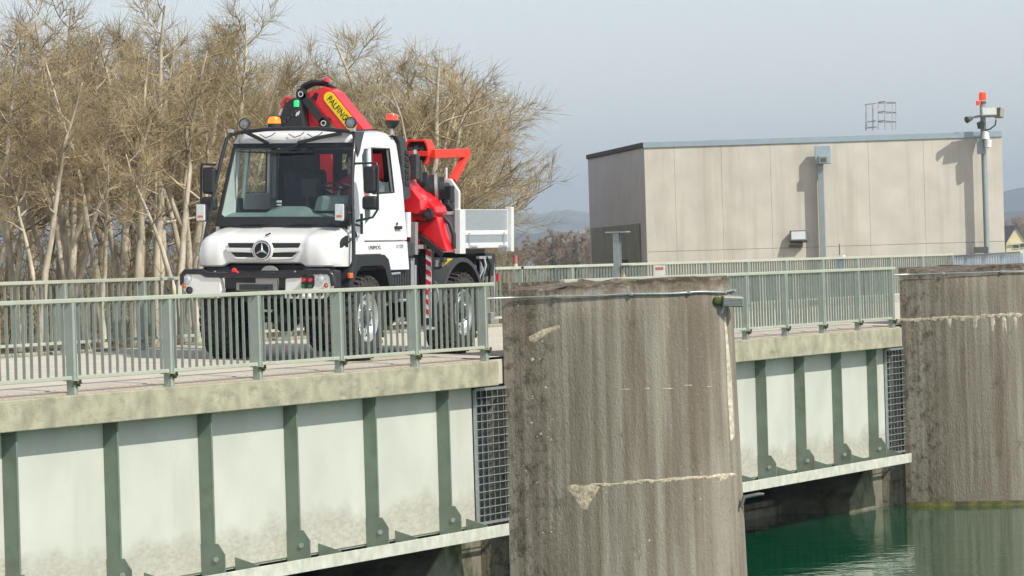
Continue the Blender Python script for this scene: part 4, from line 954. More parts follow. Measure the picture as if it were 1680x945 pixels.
for k in range(3):
    a = math.pi/2+k*2*math.pi/3; ca, sa = math.cos(a), math.sin(a); tipp = (GX-0.060, ca*0.110, SZ+sa*0.110)
    l = a+math.pi/3; r_ = a-math.pi/3; c0 = (GX-0.078, 0, SZ); b1 = (GX-0.060, math.cos(l)*0.022, SZ+math.sin(l)*0.022); b2 = (GX-0.060, math.cos(r_)*0.022, SZ+math.sin(r_)*0.022)
    gm.add([c0,b1,tipp,b2], [(0,1,2),(0,2,3),(1,3,2),(0,3,1)])
gm.build('badge_star', M['chrome'], BON)
gm = MB(); gm.tube([(-0.81,0.02,1.705),(-0.79,-0.05,1.735)], 0.012, 6); gm.build('bonnet_catch', M['ink'], BON)
for s in (-1, 1):
    gm = MB(); pts = [(-0.70,1.535),(-0.685,1.60),(-0.63,1.665),(-0.50,1.705),(-0.47,1.70),(-0.47,1.545)]
    gm.plate(pts, [], lambda a,b,d: (a, s*(1.045+0.022*min(1,(a+0.72)/0.12)+d), b), -0.03); gm.build('side_vent', M['black'], BON, bevel=0.006)

# --- cab
for s in (-1, 1):
    far = s > 0
    mb = MB(); mb.plate([(-0.285,1.44),(0.112,1.44),(0.112,1.62),(0.165,2.88),(0.24,3.075),(0.19,3.075),(0.085,2.985),(-0.31,1.835)], [], sd(s), 0.05); mb.build('front_pillar', M['white'], T, bevel=0.012)
    mb = MB(); win = [(0.49,2.28),(1.21,2.30),(1.15,2.90),(0.56,2.90)]; qw = [(0.19,1.83),(0.40,1.93),(0.475,2.885),(0.33,2.885),(0.24,2.79)]
    mb.plate([(0.12,1.625),(1.555,1.625),(1.54,2.4),(1.42,2.98),(1.30,3.075),(0.25,3.075),(0.172,2.88)], [win, qw], sd(s), 0.05); door = mb.build('door', M['white'], T, bevel=0.014)
    mb = MB(); mb.plate(win, [], lambda a,b,d: (a, s*(hw(b)-0.022-d), b), 0.006)
    if far:           # far window wound down, only its lower edge of glass shows
        mb = MB(); mb.plate([(0.49,2.285),(1.21,2.305),(1.195,2.40),(0.505,2.40)], [], lambda a,b,d: (a, s*(hw(b)-0.022-d), b), 0.006); mb.build('window_glass', M['glass_side'], door)
    mb = MB(); mb.plate(qw, [], lambda a,b,d: (a, s*(hw(b)-0.022-d), b), 0.006); mb.build('quarter_glass', M['glass_side'], door)
    if not far:       # the driver's window is half wound down
        mb = MB(); mb.plate([(0.49,2.285),(1.21,2.305),(1.19,2.44),(0.51,2.44)], [], lambda a,b,d: (a, s*(hw(b)-0.022-d), b), 0.006); mb.build('window_glass', M['glass_side'], door)
    mb = MB()         # rubber seal round the window
    ring = lambda P: [(-(hw(b)-0.004)*-s and a, 0, b) for a, b in P]
    P3 = [(a, s*(hw(b)+0.002), b) for a, b in win]; mb.tube(P3+[P3[0]], 0.014, 6); mb.build('window_seal', M['black'], door)
    mb = MB(); mb.plate([(0.825,1.215),(1.56,1.215),(1.555,1.612),(0.12,1.612),(0.12,1.44),(0.64,1.44)], [], sd(s), 0.05); sk_ = mb.build('side_skirt', M['white'], T, bevel=0.012)
    mb = MB(); mb.cbox((1.24,s*(hw(1.8)+0.02),1.805), (0.20,0.035,0.045)); mb.disc((1.22,s*(hw(1.8)+0.004),1.86), (0,s,0), 0.022, 0.012, 12); mb.build('door_handle', M['black'], door, bevel=0.012)
    if not far:
        put_text('model_lettering', 'UNIMOG', 0.082, M['badge'], sk_, (0.43,-(hw(1.53)+0.004),1.53), (1,0,0), (0,0,1), 1.25)
        put_text('model_lettering', 'U 323', 0.075, M['badge'], sk_, (1.28,-(hw(1.54)+0.004),1.54), (1,0,0), (0,0,1), 1.25)
# roof
mb = MB(); rows = []
def roof_ring(z, ins, n=44):
    x0, x1, yy = 0.07+ins*1.2, 1.43-ins, 0.935-ins; cx_, hx = (x0+x1)/2, (x1-x0)/2; pts = []
    for k in range(n):
        t = 2*math.pi*k/n; c, s_ = math.cos(t), math.sin(t); e = 0.28
        pts.append((cx_+hx*math.copysign(abs(c)**e, c), yy*math.copysign(abs(s_)**e, s_), z))
    return pts+[pts[0]]
rr_ = [(2.965,0.0),(3.02,-0.005),(3.075,0.01),(3.115,0.05),(3.14,0.12),(3.155,0.24)]
mb.grid([roof_ring(z, i) for z, i in rr_]); top = roof_ring(3.155, 0.24)[:-1]; mb.add(top, [tuple(range(len(top)))])
bot_ = roof_ring(2.965, 0.0)[:-1]; mb.add(bot_, [tuple(range(len(bot_)))])
mb.build('roof', M['white'], T, smooth=35)
mb = MB(); mb.box((0.12,-0.86,2.93),(1.38,0.86,2.96)); mb.build('roof_lining', M['inner'], T)
# windscreen with black border
WS = lambda a, b, d: (-0.335+0.40*b+d, a, 1.83+1.145*b)
fo = [(-1.03,0.0),(1.03,0.0),(0.935,1.0),(-0.935,1.0)]; fi = [(-0.955,0.145),(-0.90,0.115),(0.90,0.115),(0.955,0.145),(0.89,0.945),(-0.89,0.945)]
mb = MB(); mb.plate(fo, [fi], WS, 0.03); wsf = mb.build('windscreen_frame', M['black'], T, bevel=0.008)
mb = MB(); mb.plate(fi, [], lambda a,b,d: WS(a,b,0.012+d), 0.005); mb.build('windscreen', M['glass'], T)
for y0 in (0.62, -0.12):                                                     # parked wipers at the base
    mb = MB(); mb.tube([(-0.37,y0,1.87),(-0.36,y0-0.14,1.89),(-0.355,y0-0.36,1.885)], [0.022,0.018,0.012], 6); mb.cbox((-0.37,y0-0.18,1.875), (0.03,0.42,0.03)); mb.build('wiper', M['black'], T)
mb = MB(); mb.tube([(-0.02,0.82,2.86),(-0.02,0.35,2.845),(-0.02,-0.30,2.86)], [0.008,0.02,0.008], 6); mb.tube([(-0.02,0.3,2.85),(0.0,-0.05,2.93),(0.03,-0.1,3.0)], 0.018, 6); mb.build('upper_wiper', M['black'], T)
# floor, bulkheads, rear wall
mb = MB(); mb.box((-0.28,-1.0,1.22),(1.5,1.0,1.27)); mb.build('cab_floor', M['inner'], T)
mb = MB(); mb.box((-0.27,-1.0,1.271),(-0.24,1.0,1.82)); mb.build('bulkhead', M['inner'], T)
mb = MB(); mb.plate([(-1.02,1.22),(1.02,1.22),(0.93,3.0),(-0.93,3.0)], [[(-0.80,2.2),(-0.05,2.2),(-0.05,2.86),(-0.78,2.86)],[(0.05,2.2),(0.62,2.2),(0.60,2.86),(0.05,2.86)]], lambda a,b,d: (1.5+d,a,b), 0.05); rw = mb.build('rear_wall', M['white'], T, bevel=0.008)
mb = MB(); mb.plate([(-1.0,1.28),(1.0,1.28),(0.9,2.95),(-0.9,2.95)], [[(-0.78,2.22),(-0.07,2.22),(-0.07,2.84),(-0.76,2.84)],[(0.07,2.22),(0.60,2.22),(0.58,2.84),(0.07,2.84)]], lambda a,b,d: (1.47+d,a,b), 0.02); mb.build('rear_lining', M['inner'], T)
for y0, y1 in ((-0.79,-0.06),(0.06,0.61)):
    mb = MB(); mb.box((1.52,y0,2.205),(1.526,y1,2.855)); mb.build('rear_window', M['glass_side'], rw)
# grey far door lining and window pillar seen through the windscreen
mb = MB(); mb.box((0.2,0.955,1.3),(1.45,0.985,2.22)); mb.build('door_lining', M['inner'], T)
mb = MB(); mb.box((0.2,-0.985,1.3),(1.45,-0.955,2.22)); mb.build('door_lining', M['inner'], T)
mb = MB(); mb.beam((1.32,0.90,2.22),(1.26,0.86,2.92),0.06,0.09,(1,0,0)); mb.build('door_pillar', M['inner_grey'], T)
# dashboard
mb = MB(); prof = []
for y in [-0.98+0.04*i for i in range(50)]:
    hump = 0.12*max(0, 1-abs(y-0.05)/0.36)**0.5 if abs(y-0.05) < 0.36 else 0; hump = min(hump, 0.085)
    prof.append([(-0.26,y,1.80),(-0.22,y,1.93),(-0.05,y,1.99+hump*0.7),(0.10,y,2.02+hump),(0.22,y,1.98+hump),(0.25,y,1.85),(0.25,y,1.3)])
mb.grid(prof); mb.build('dashboard', M['dash'], T, smooth=40)
mb = MB(); mb.add([(0.02,-0.83,2.04),(0.02,-0.30,2.04),(0.06,-0.34,2.24),(0.06,-0.78,2.24),(0.30,-0.83,2.02),(0.30,-0.30,2.02),(0.28,-0.34,2.26),(0.28,-0.78,2.26)], [(0,1,2,3),(7,6,5,4),(3,2,6,7),(0,3,7,4),(1,5,6,2)]); mb.build('instrument_hood', M['dash_light'], T, bevel=0.05, seg=4)
mb = MB(); mb.cbox((0.0,0.20,2.17), (0.02,0.07,0.03)); mb.cbox((0.0,0.2,2.125), (0.02,0.06,0.02)); mb.build('dash_display', M['white_case'], T)
# seats
def seat(y, w2, label=None):
    mb = MB(); mb.cbox((0.95,y,1.85), (0.55,w2,0.22)); mb.cbox((1.22,y,2.25), (0.18,w2,0.75), Euler((0,R(-8),0)).to_matrix()); mb.cbox((1.24,y,2.73), (0.14,w2*0.62,0.30), Euler((0,R(-6),0)).to_matrix()); mb.cbox((0.95,y,1.5), (0.4,w2*0.7,0.46))
    mb.build('seat', M['cloth'], T, bevel=0.06, seg=3)
seat(-0.45, 0.52); seat(0.36, 0.62)
mb = MB(); mb.cbox((0.62,0.02,2.36), (0.12,0.24,0.26)); mb.tube([(0.55,0.02,2.24),(0.5,0.02,1.9)], 0.03, 8); mb.build('control_panel', M['black'], T, bevel=0.02)
mb = MB(); sc = Vector((0.52,-0.47,2.33)); nrm = Vector((0.42,0,0.9)).normalized(); u_ = Vector((0,1,0)); v_ = nrm.cross(u_); ringp = [sc+(u_*math.cos(k*math.pi/14)+v_*math.sin(k*math.pi/14))*0.225 for k in range(29)]
mb.tube(ringp, 0.018, 8, cap=False)
for k in (2, 12, 21): mb.beam(sc, ringp[k], 0.04, 0.02, nrm)
mb.tube([sc, sc-nrm*0.35], 0.04, 8); mb.disc(sc, nrm, 0.07, 0.02); mb.build('steering_wheel', M['black'], T, smooth=40)

# --- dark air intake panel behind the door
mb = MB(); mb.plate([(1.20,3.085),(1.52,3.085),(1.62,3.02),(1.74,2.80),(1.79,2.22),(1.57,2.19),(1.56,2.42),(1.44,2.99),(1.32,3.083)], [], lambda a,b,d: (a,-0.985+d,b), 0.30); ai = mb.build('air_intake', M['dgrey'], T, bevel=0.03, seg=3)
for k in range(6):
    mb = MB(); z = 2.42+k*0.085; mb.cbox((1.66,-0.992,z), (0.13,0.014,0.05), Euler((0,R(12),0)).to_matrix()); mb.build('intake_slat', M['black'], ai)
# --- wheel arches, chassis
def arch(s):
    mb = MB(); path = [(-0.52,0.92),(-0.47,1.12),(-0.36,1.28),(-0.20,1.37),(0.52,1.375),(0.66,1.31),(0.78,1.12),(0.86,0.92)]
    inn = [(-0.52,0.92),(-0.42,1.08),(-0.32,1.21),(-0.18,1.28),(0.50,1.29),(0.60,1.24),(0.70,1.08),(0.78,0.92)]
    out_ = [(a-0.08 if a < 0 else a+0.06, b+0.06 if b > 1.3 else b) for a, b in path]
    mb.plate(out_+list(reversed(inn)), [], lambda a,b,d: (a, s*(1.13-d), b), 0.42); return mb.build('wheel_arch', M['black'], T, bevel=0.03, seg=3)
arch(-1); arch(1)
for s in (-1, 1):
    mb = MB(); mb.cbox((-0.55,s*1.13,1.16), (0.10,0.05,0.075)); mb.build('indicator', M['amber'], T, bevel=0.012)
    mb = MB(); P = []
    for k in range(21):
        a = math.pi*(k/20)*1.08-0.13; P.append([(3.32-0.80*math.cos(a), s*yy, 0.57+0.80*math.sin(a)) for yy in (0.68,1.13)]+[(3.32-0.74*math.cos(a), s*1.13, 0.57+0.74*math.sin(a)),(3.32-0.74*math.cos(a), s*0.68, 0.57+0.74*math.sin(a)),(3.32-0.80*math.cos(a), s*0.68, 0.57+0.80*math.sin(a))])
    mb.grid(P); mb.build('rear_mudguard', M['dgrey'], T, smooth=40)
    mb = MB(); mb.box((-0.75,s*0.36-0.04,0.80),(4.9,s*0.36+0.04,1.02)); mb.build('chassis_rail', M['blackm'], T)
for x in (0.0, 3.32):
    mb = MB(); mb.tube([(x,-0.8,0.575),(x,0.8,0.575)], 0.075, 10); mb.lathe((x,0.1,0.575), (0,1,0), [(-0.2,0.08),(-0.08,0.2),(0.08,0.2),(0.2,0.08)], 14); mb.build('axle', M['blackm'], T, smooth=40)
mb = MB(); mb.box((0.4,-0.32,0.55),(2.4,0.32,0.95)); mb.build('drive_train', M['blackm'], T, bevel=0.03)
mb = MB(); mb.cbox((1.35,-0.80,1.15), (0.85,0.42,0.34)); mb.build('battery_box', M['black'], T, bevel=0.03)
for k in range(9):
    mb = MB(); mb.cbox((1.02+k*0.085,-1.015,1.13), (0.03,0.012,0.28)); mb.build('cover_rib', M['dgrey'], T)
mb = MB(); mb.cbox((1.30,-0.95,0.86), (0.70,0.22,0.16)); mb.build('step_box', M['black'], T, bevel=0.02)
for z in (0.79, 0.47):
    mb = MB(); mb.tube([(1.20,-1.06,z),(1.48,-1.06,z)], 0.022, 8); mb.build('step', M['alu'], T)
mb = MB(); mb.tube([(1.16,-1.05,1.0),(1.16,-1.05,0.45),(1.50,-1.05,0.42),(1.50,-1.05,1.0)], 0.018, 6); mb.build('step_hanger', M['black'], T)
mb = MB(); mb.tube([(0.98,-1.02,1.16),(1.32,-1.02,1.17)], 0.022, 8); mb.build('grab_bar', M['alu'], T)
mb = MB(); mb.tube([(2.50,-0.86,0.83),(2.95,-0.86,0.83)], 0.235, 20)
TK = mb.build('air_tank', M['fuel'], T, smooth=50)
for x in (2.58, 2.86):
    mb = MB(); mb.lathe((x,-0.86,0.83), (1,0,0), [(-0.02,0.237),(-0.02,0.245),(0.02,0.245),(0.02,0.237)], 20); mb.build('strap', M['black'], TK)
mb = MB(); mb.cbox((1.95,-0.9,0.95), (0.12,0.1,0.85)); mb.cbox((2.06,-0.92,0.9), (0.05,0.06,0.75)); mb.build('support_leg', M['alu'], T, bevel=0.01)
# far side silhouettes of tank and box
mb = MB(); mb.cbox((1.9,0.85,0.9), (1.5,0.4,0.5)); mb.build('fuel_tank', M['black'], T, bevel=0.05)

# --- wheels
def tyre_mesh():
    mb = MB(); R0, W2 = 0.575, 0.21
    mb.lathe((0,0,0), (0,1,0), [(-W2+0.03,0.315),(-W2,0.36),(-W2-0.012,0.44),(-W2+0.0,0.515),(-W2+0.035,0.548),(0,0.553),(W2-0.035,0.548),(W2,0.515),(W2+0.012,0.44),(W2,0.36),(W2-0.03,0.315)], 56)
    for k in range(30):
        for s in (-1, 1):
            a = 2*math.pi*(k+(0.25 if s > 0 else -0.25))/30; c, sn = math.cos(a), math.sin(a)
            ro = Matrix(((c,0,sn),(0,1,0),(-sn,0,c))); ro2 = ro @ Euler((0,0,0.35*s)).to_matrix()
            mb.cbox(ro @ Vector((0,s*0.11,0.560)), (0.058,0.20,0.034), ro2)
            mb.cbox(ro @ Vector((0,s*0.203,0.532)), (0.052,0.03,0.055), ro)
    return mb
def rim_mesh(s):
    mb = MB(); mb.lathe((0,0,0), (0,s,0), [(0.175,0.318),(0.200,0.335),(0.205,0.328),(0.195,0.30),(0.15,0.285),(0.125,0.262),(0.14,0.235),(0.155,0.20),(0.155,0.155),(0.13,0.135)], 48); return mb
WH = {}
for x in (0.0, 3.32):
    for s in (-1, 1):
        c = Vector((x, s*0.94, 0.575))
        if 'tyre' not in WH:
            mb = tyre_mesh(); mb.v = [tuple(Vector(v)+c) for v in mb.v]; wv = mb.build('wheel', M['tyre'], T, smooth=35); WH['tyre'] = wv
        else: wv = again(WH['tyre'], T, c)
        mb = rim_mesh(s); mb.v = [tuple(Vector(v)+c) for v in mb.v]; mb.build('rim', M['rim'], wv, smooth=40)
        mb = MB(); mb.lathe(c, (0,s,0), [(0.10,0.0),(0.10,0.14),(0.13,0.14),(0.155,0.10),(0.20,0.095),(0.21,0.06),(0.21,0.0)], 28); mb.build('hub', M['dgrey'] if s < 0 else M['rim'], wv, smooth=40)
        if s < 0:
            for k in range(10):
                a = 2*math.pi*k/10; p = c+Vector((math.cos(a)*0.178, s*0.155, math.sin(a)*0.178)); mb = MB(); mb.disc(p, (0,s,0), 0.017, 0.03, 6); mb.build('wheel_nut', M['chrome'], wv)
            for k in range(8):
                a = 2*math.pi*(k+0.5)/8; p = c+Vector((math.cos(a)*0.243, s*0.134, math.sin(a)*0.243)); mb = MB(); mb.disc(p, (0,s,0), 0.024, 0.006, 12); mb.build('hand_hole', M['black'], wv)

# --- front bumper
BX = -1.02
def cw(cx, cy, x=BX):            # spot on the bumper face, from the drawing of the front (crop units to metres)
    px = 295+cx*280/1654; py = 360+cy*160/945
    return (-(px-434.5)/108.6+0.015, 1.02-(py-470)/119.5-0.003)
def cl(P): return [cw(*p) for p in P]
mb = MB(); tubep = [(BX+0.02, *cw(78,640)),(BX, *cw(80,545)),(BX, *cw(110,512)),(BX, *cw(270,510)),(BX, *cw(335,543)),(BX, *cw(1215,543)),(BX, *cw(1290,508)),(BX, *cw(1490,508)),(BX, *cw(1525,545)),(BX+0.02, *cw(1532,640))]
mb.tube(tubep, 0.042, 8); mb.build('bumper_bar', M['blackm'], T, smooth=50)
mb = MB(); mb.box((BX+0.10,-1.08,0.98),(BX+0.30,1.08,1.24)); mb.build('bumper_beam', M['black'], T, bevel=0.03)
mb = MB(); mb.box((-0.78,-0.95,0.85),(-0.62,0.95,1.30)); mb.build('radiator_shroud', M['black'], T)
lp_ = [(88,548),(110,530),(255,530),(305,562),(440,562),(458,575),(462,690),(430,765),(140,765),(95,690),(86,640)]
rp_ = [(1080,572),(1215,562),(1262,532),(1488,526),(1515,548),(1516,640),(1495,690),(1432,765),(1070,765)]
FPL = lambda a, b, d: (BX-0.015+d, a, b)
BP = []
for P in (lp_, rp_):
    mb = MB(); mb.plate(cl(P), [], FPL, 0.16); BP.append(mb.build('headlight_panel', M['white'], T, bevel=0.02, seg=3))
def lamp(cx, cy, r, mat, parent, name, ring=True):
    y, z = cw(cx, cy); mb = MB(); c = (BX-0.02,y,z)
    mb.lathe(c, (-1,0,0), [(-0.01,r*1.05),(0.012,r*1.12),(0.014,r*0.95),(0.0,r*0.92)], 20); b = mb.build(name, M['chrome'] if ring else M['dgrey'], parent, smooth=40)
    mb = MB(); mb.lathe(c, (-1,0,0), [(0.0,r*0.93),(0.014,r*0.6),(0.02,0.0)], 20); mb.build('lens', mat, b, smooth=60)
pxm = 280/1654/108.6
lamp(145,578,36*pxm,M['headlamp'],BP[0],'headlight'); lamp(108,648,22*pxm,M['amber'],BP[0],'turn_lamp'); lamp(155,690,30*pxm,M['dgrey'],BP[0],'fog_lamp',False)
lamp(1427,573,36*pxm,M['headlamp'],BP[1],'headlight'); lamp(1475,638,22*pxm,M['amber'],BP[1],'turn_lamp'); lamp(1412,708,30*pxm,M['dgrey'],BP[1],'fog_lamp',False); lamp(1175,716,30*pxm,M['black'],BP[1],'coupling_hole',False)
mb = MB(); mb.plate(cl([(1240,565),(1262,540),(1350,538),(1362,555),(1360,640),(1345,665),(1245,665),(1236,640)]), [], lambda a,b,d: (BX-0.022+d,a,b), 0.01); cp_ = mb.build('coupling_panel', M['black'], BP[1])
for cx_, cy_, mt in ((1265,587,M['stripe_red']),(1327,587,M['stripe_red']),(1257,645,M['green_cap']),(1325,645,M['green_cap'])):
    y, z = cw(cx_, cy_); mb = MB(); mb.disc((BX-0.023,y,z), (-1,0,0), 0.026, 0.03, 12); mb.build('coupling_cap', mt, cp_)
for cx_ in (1258,1305):
    y, z = cw(cx_, 722); mb = MB(); mb.cbox((BX-0.02,y,z), (0.05,0.055,0.09)); mb.build('panel_rib', M['white'], BP[1], bevel=0.02)
for k in range(4):
    y, z = cw(190+k*65, 745); mb = MB(); mb.cbox((BX-0.018,y,z), (0.03,0.06,0.03)); mb.build('panel_rib', M['white'], BP[0], bevel=0.01)
mb = MB(); mb.plate(cl([(588,615),(775,615),(775,556),(985,556),(990,690),(588,690)]), [], lambda a,b,d: (BX+0.04+d,a,b), 0.06); fp_ = mb.build('mounting_plate', M['plate_grey'], T, bevel=0.01)
mb = MB(); mb.plate(cl([(622,630),(945,630),(945,684),(622,684)]), [], lambda a,b,d: (BX+0.032+d,a,b), 0.006); mb.build('number_plate_holder', M['dgrey'], fp_)
y, z = cw(880,664); mb = MB(); mb.disc((BX+0.03,y,z), (-1,0,0), 0.016, 0.004, 12); mb.build('hole', M['ink'], fp_)
pts = [(805,528)]+[(890+85*math.cos(math.pi-k*math.pi/10), 520-68*math.sin(k*math.pi/10)) for k in range(11)]+[(975,528)]
mb = MB(); mb.plate(cl(pts), [], lambda a,b,d: (BX+0.11+d,a,b), 0.05); mb.build('winch_cover', M['plate_grey'], T, bevel=0.008)
mb = MB(); y, z = cw(585,497); y2, z2 = cw(632,525); mb.lathe((BX-0.01,y,z), (-1,0,0), [(-0.03,0.0),(-0.03,0.030),(0.0,0.036),(0.02,0.024),(0.02,0)], 14); mb.tube([(BX-0.01,y,z),(BX-0.01,y2,z2)], [0.022,0.016], 8); mb.build('red_knob', M['stripe_red'], T, smooth=50)
for cx_, cy_ in ((373,512),(1147,508)):
    y, z = cw(cx_, cy_); mb = MB(); mb.disc((BX+0.09,y,z), (-1,0,0), 0.015, 0.012, 10); mb.build('bolt_head', M['chrome'], T)
mb = MB()
for s in (-1, 1): mb.cbox((-0.80,s*0.72,1.22), (0.12,0.34,0.14))
mb.build('spring_mount', M['dgrey'], T, bevel=0.03)

# --- tube guard, lamps, mirrors, beacons
def gtube(s):
    mb = MB(); mb.tube([(0.05,s*0.80,3.13),(0.0,s*0.93,3.10),(-0.06,s*0.975,3.03),(-0.18,s*1.0,2.75),(-0.30,s*1.04,2.35),(-0.38,s*1.09,1.95),(-0.44,s*1.13,1.62),(-0.46,s*1.135,1.36)], 0.028, 8); return mb.build('guard_tube', M['blackm'], T, smooth=50)
gtube(-1); gtube(1)
mb = MB(); mb.tube([(0.05,0.80,3.13),(0.0,0.4,3.165),(-0.01,0,3.17),(0.0,-0.4,3.165),(0.05,-0.80,3.13)], 0.028, 8); mb.build('guard_tube', M['blackm'], T, smooth=50)
mb = MB(); mb.tube([(0.02,0.72,3.13),(-0.02,0.50,3.04),(-0.06,0.34,2.97)], 0.026, 8); mb.build('guard_strut', M['blackm'], T)
mb = MB(); mb.tube([(0.02,-0.74,3.10),(-0.02,-0.45,3.05),(-0.06,-0.15,2.98)], 0.026, 8); mb.build('guard_strut', M['blackm'], T)
mb = MB(); mb.plate([(-0.02,3.12),(0.32,3.13),(0.20,2.98),(0.13,2.86),(0.05,2.78),(0.01,2.95)], [], lambda a,b,d: (a,-(hw(b)+0.005)-d,b), 0.02); mb.build('guard_gusset', M['dgrey'], T)
for y in (0.93, -0.93):
    mb = MB(); mb.cbox((-0.02,y,3.145), (0.06,0.07,0.045)); mb.build('clamp', M['alu'], T, bevel=0.006)
mb = MB(); mb.tube([(0.1,-0.85,3.14),(0.5,-0.86,3.15),(0.95,-0.86,3.17)], 0.014, 6); mb.build('cable_run', M['black'], T)
for k, y in enumerate((0.42, -0.02, -0.3)):
    mb = MB(); mb.tube([(0.06,y+0.1,3.10),(0.03,y,3.05),(0.02,y-0.1,3.08),(0.05,y-0.14,3.12)], 0.006, 6); mb.build('lamp_cable', M['black'], T)
def worklamp(y):
    c = Vector((0.06,y,3.245)); mb = MB(); mb.lathe(c, (-1,0,0), [(-0.09,0.0),(-0.09,0.05),(-0.02,0.078),(0.03,0.08),(0.032,0.070),(0.02,0.068)], 22); b = mb.build('work_lamp', M['black'], T, smooth=40)
    mb = MB(); mb.lathe(c, (-1,0,0), [(0.02,0.069),(0.026,0.0)], 22); mb.build('lens', M['work_lens'], b)
    mb = MB(); mb.tube([c+Vector((0,0,-0.07)), c+Vector((0,0,-0.11))], 0.014, 8); mb.build('bracket', M['black'], b)
worklamp(0.75); worklamp(-0.865)
def sidelamp(s):
    c = Vector((-0.47, s*1.10+(0.03 if s > 0 else 0.13), 2.02)); mb = MB(); mb.cbox(c, (0.16,0.155,0.25)); b = mb.build('head_lamp', M['blackm'], T, bevel=0.06, seg=4)
    mb = MB(); mb.cbox(c+Vector((-0.078,0,0.0)), (0.03,0.135,0.225)); mb.build('lens', M['headlamp'], b, bevel=0.014)
    mb = MB(); mb.cbox(c+Vector((-0.084,0,-0.055)), (0.022,0.08,0.03)); mb.build('indicator_lens', M['amber'], b)
    mb = MB(); mb.tube([c+Vector((0.05,0,0)), Vector((-0.37,s*1.085,2.0))], 0.018, 6); mb.build('arm', M['black'], b)
sidelamp(-1); sidelamp(1)
def mirrors(s):
    y0 = s*1.245; xm = -0.14 if s < 0 else -0.30
    if s > 0: y0 = 1.12
    mb = MB(); mb.tube([(xm-0.05,s*1.0,2.68),(xm-0.03,y0+s*0.1,2.69),(xm-0.02,y0+s*0.12,2.62),(xm-0.02,y0+s*0.12,2.06),(xm-0.06,y0+s*0.06,1.95),(xm-0.12,s*1.08,1.90)], 0.017, 8); b = mb.build('mirror_bracket', M['blackm'], T, smooth=50)
    mb = MB(); mb.cbox((xm,y0,2.46), (0.11,0.19,0.37)); mb.build('mirror', M['black'], b, bevel=0.045, seg=4)
    mb = MB(); mb.cbox((xm,y0-s*0.0,2.145), (0.13,0.22,0.19)); mb.build('wide_mirror', M['black'], b, bevel=0.045, seg=4)
    mb = MB(); mb.cbox((xm+0.056,y0,2.46), (0.006,0.16,0.33)); mb.build('mirror_glass', M['chrome'], b)
mirrors(-1); mirrors(1)
mb = MB(); mb.tube([(-0.43,-1.10,1.86),(-0.2,-1.14,1.83),(-0.16,-1.12,1.95)], 0.02, 6); mb.tube([(-0.16,-1.12,1.72),(-0.16,-1.12,2.0)], 0.022, 6); mb.build('lower_bracket', M['blackm'], T)
def beacon(x, y, z, mat, lit, tall):
    mb = MB(); mb.tube([(x,y,3.10),(x,y,z-0.02)], 0.022, 8); b = mb.build('beacon_stem', M['alu'], T)
    mb = MB(); mb.lathe((x,y,z), (0,0,1), [(-0.07,0.02),(-0.05,0.06),(0.0,0.095),(0.045,0.10),(0.05,0.085)], 22); mb.build('beacon_base', M['black'], b, smooth=40)
    mb = MB(); mb.lathe((x,y,z), (0,0,1), [(0.045,0.092),(0.10,0.088),(0.135,0.07),(0.145,0.0)], 22); mb.build('beacon_lens', mat, b, smooth=50)
beacon(1.3, -0.92, 3.255, M['beacon_red'], False, True)
beacon(1.1, 0.80, 3.225, M['amber_lit'], True, False)

# --- loading crane
CX = 2.0; d2 = Vector((0,-0.662,-0.749)); p2 = Vector((0,-0.749,0.662))       # boom axis, across the boom
top_c = Vector((CX,0.452,3.75)); end_c = Vector((CX+0.15,-1.07,2.06))
def bo(a, p, x): return Vector((x, top_c.y, top_c.z))+d2*a+p2*p
LB = 2.20
mb = MB(); outl = [(-0.10,-0.155),(-0.06,-0.19),(0.06,-0.20),(0.62,-0.155),(1.85,-0.14),(LB,-0.12),(LB+0.12,-0.03),(LB+0.12,0.06),(LB,0.14),(1.7,0.155),(0.16,0.155),(0.02,0.10)]
mb.plate(outl, [], lambda a,b,d: bo(a,b,CX-0.17+d), 0.36); BM = mb.build('crane_boom', M['red'], T, bevel=0.02)
mb = MB(); mb.plate([(0.0,-0.15),(0.09,-0.135),(0.03,-0.03),(-0.02,-0.06)], [], lambda a,b,d: bo(a,b,CX-0.176+d), 0.005); mb.build('boom_cutout', M['ink'], BM)
lab = []; l0, l1, lr = 0.185, 0.79, 0.083
for k in range(9): a = math.pi/2+k*math.pi/8; lab.append((l0+lr*math.cos(a), 0.055+lr*math.sin(a)))
for k in range(9): a = -math.pi/2+k*math.pi/8; lab.append((l1-lr+lr*math.cos(a), 0.055+lr*math.sin(a)))
mb = MB(); mb.plate(lab, [], lambda a,b,d: bo(a,b,CX-0.178+d), 0.006); lb = mb.build('maker_label', M['yellow_label'], BM)
put_text('lettering', 'PALFINGER', 0.128, M['ink'], lb, bo((l0+l1)/2-0.04, 0.05, CX-0.181), d2, p2, 0.84, 0.004)
for a, b, r in ((0.42,-0.155,0.026),(0.72,-0.10,0.024)):
    mb = MB(); mb.lathe(bo(a,b,CX-0.172), (-1,0,0), [(0,r),(0.014,r),(0.014,0)], 18); mb.build('pin', M['ink'], BM)
mb = MB(); mb.lathe(bo(-0.07,0.12,CX), (0,0,1), [(0,0.05),(0.05,0.045),(0.06,0)], 12); mb.build('lifting_lug', M['red'], BM)
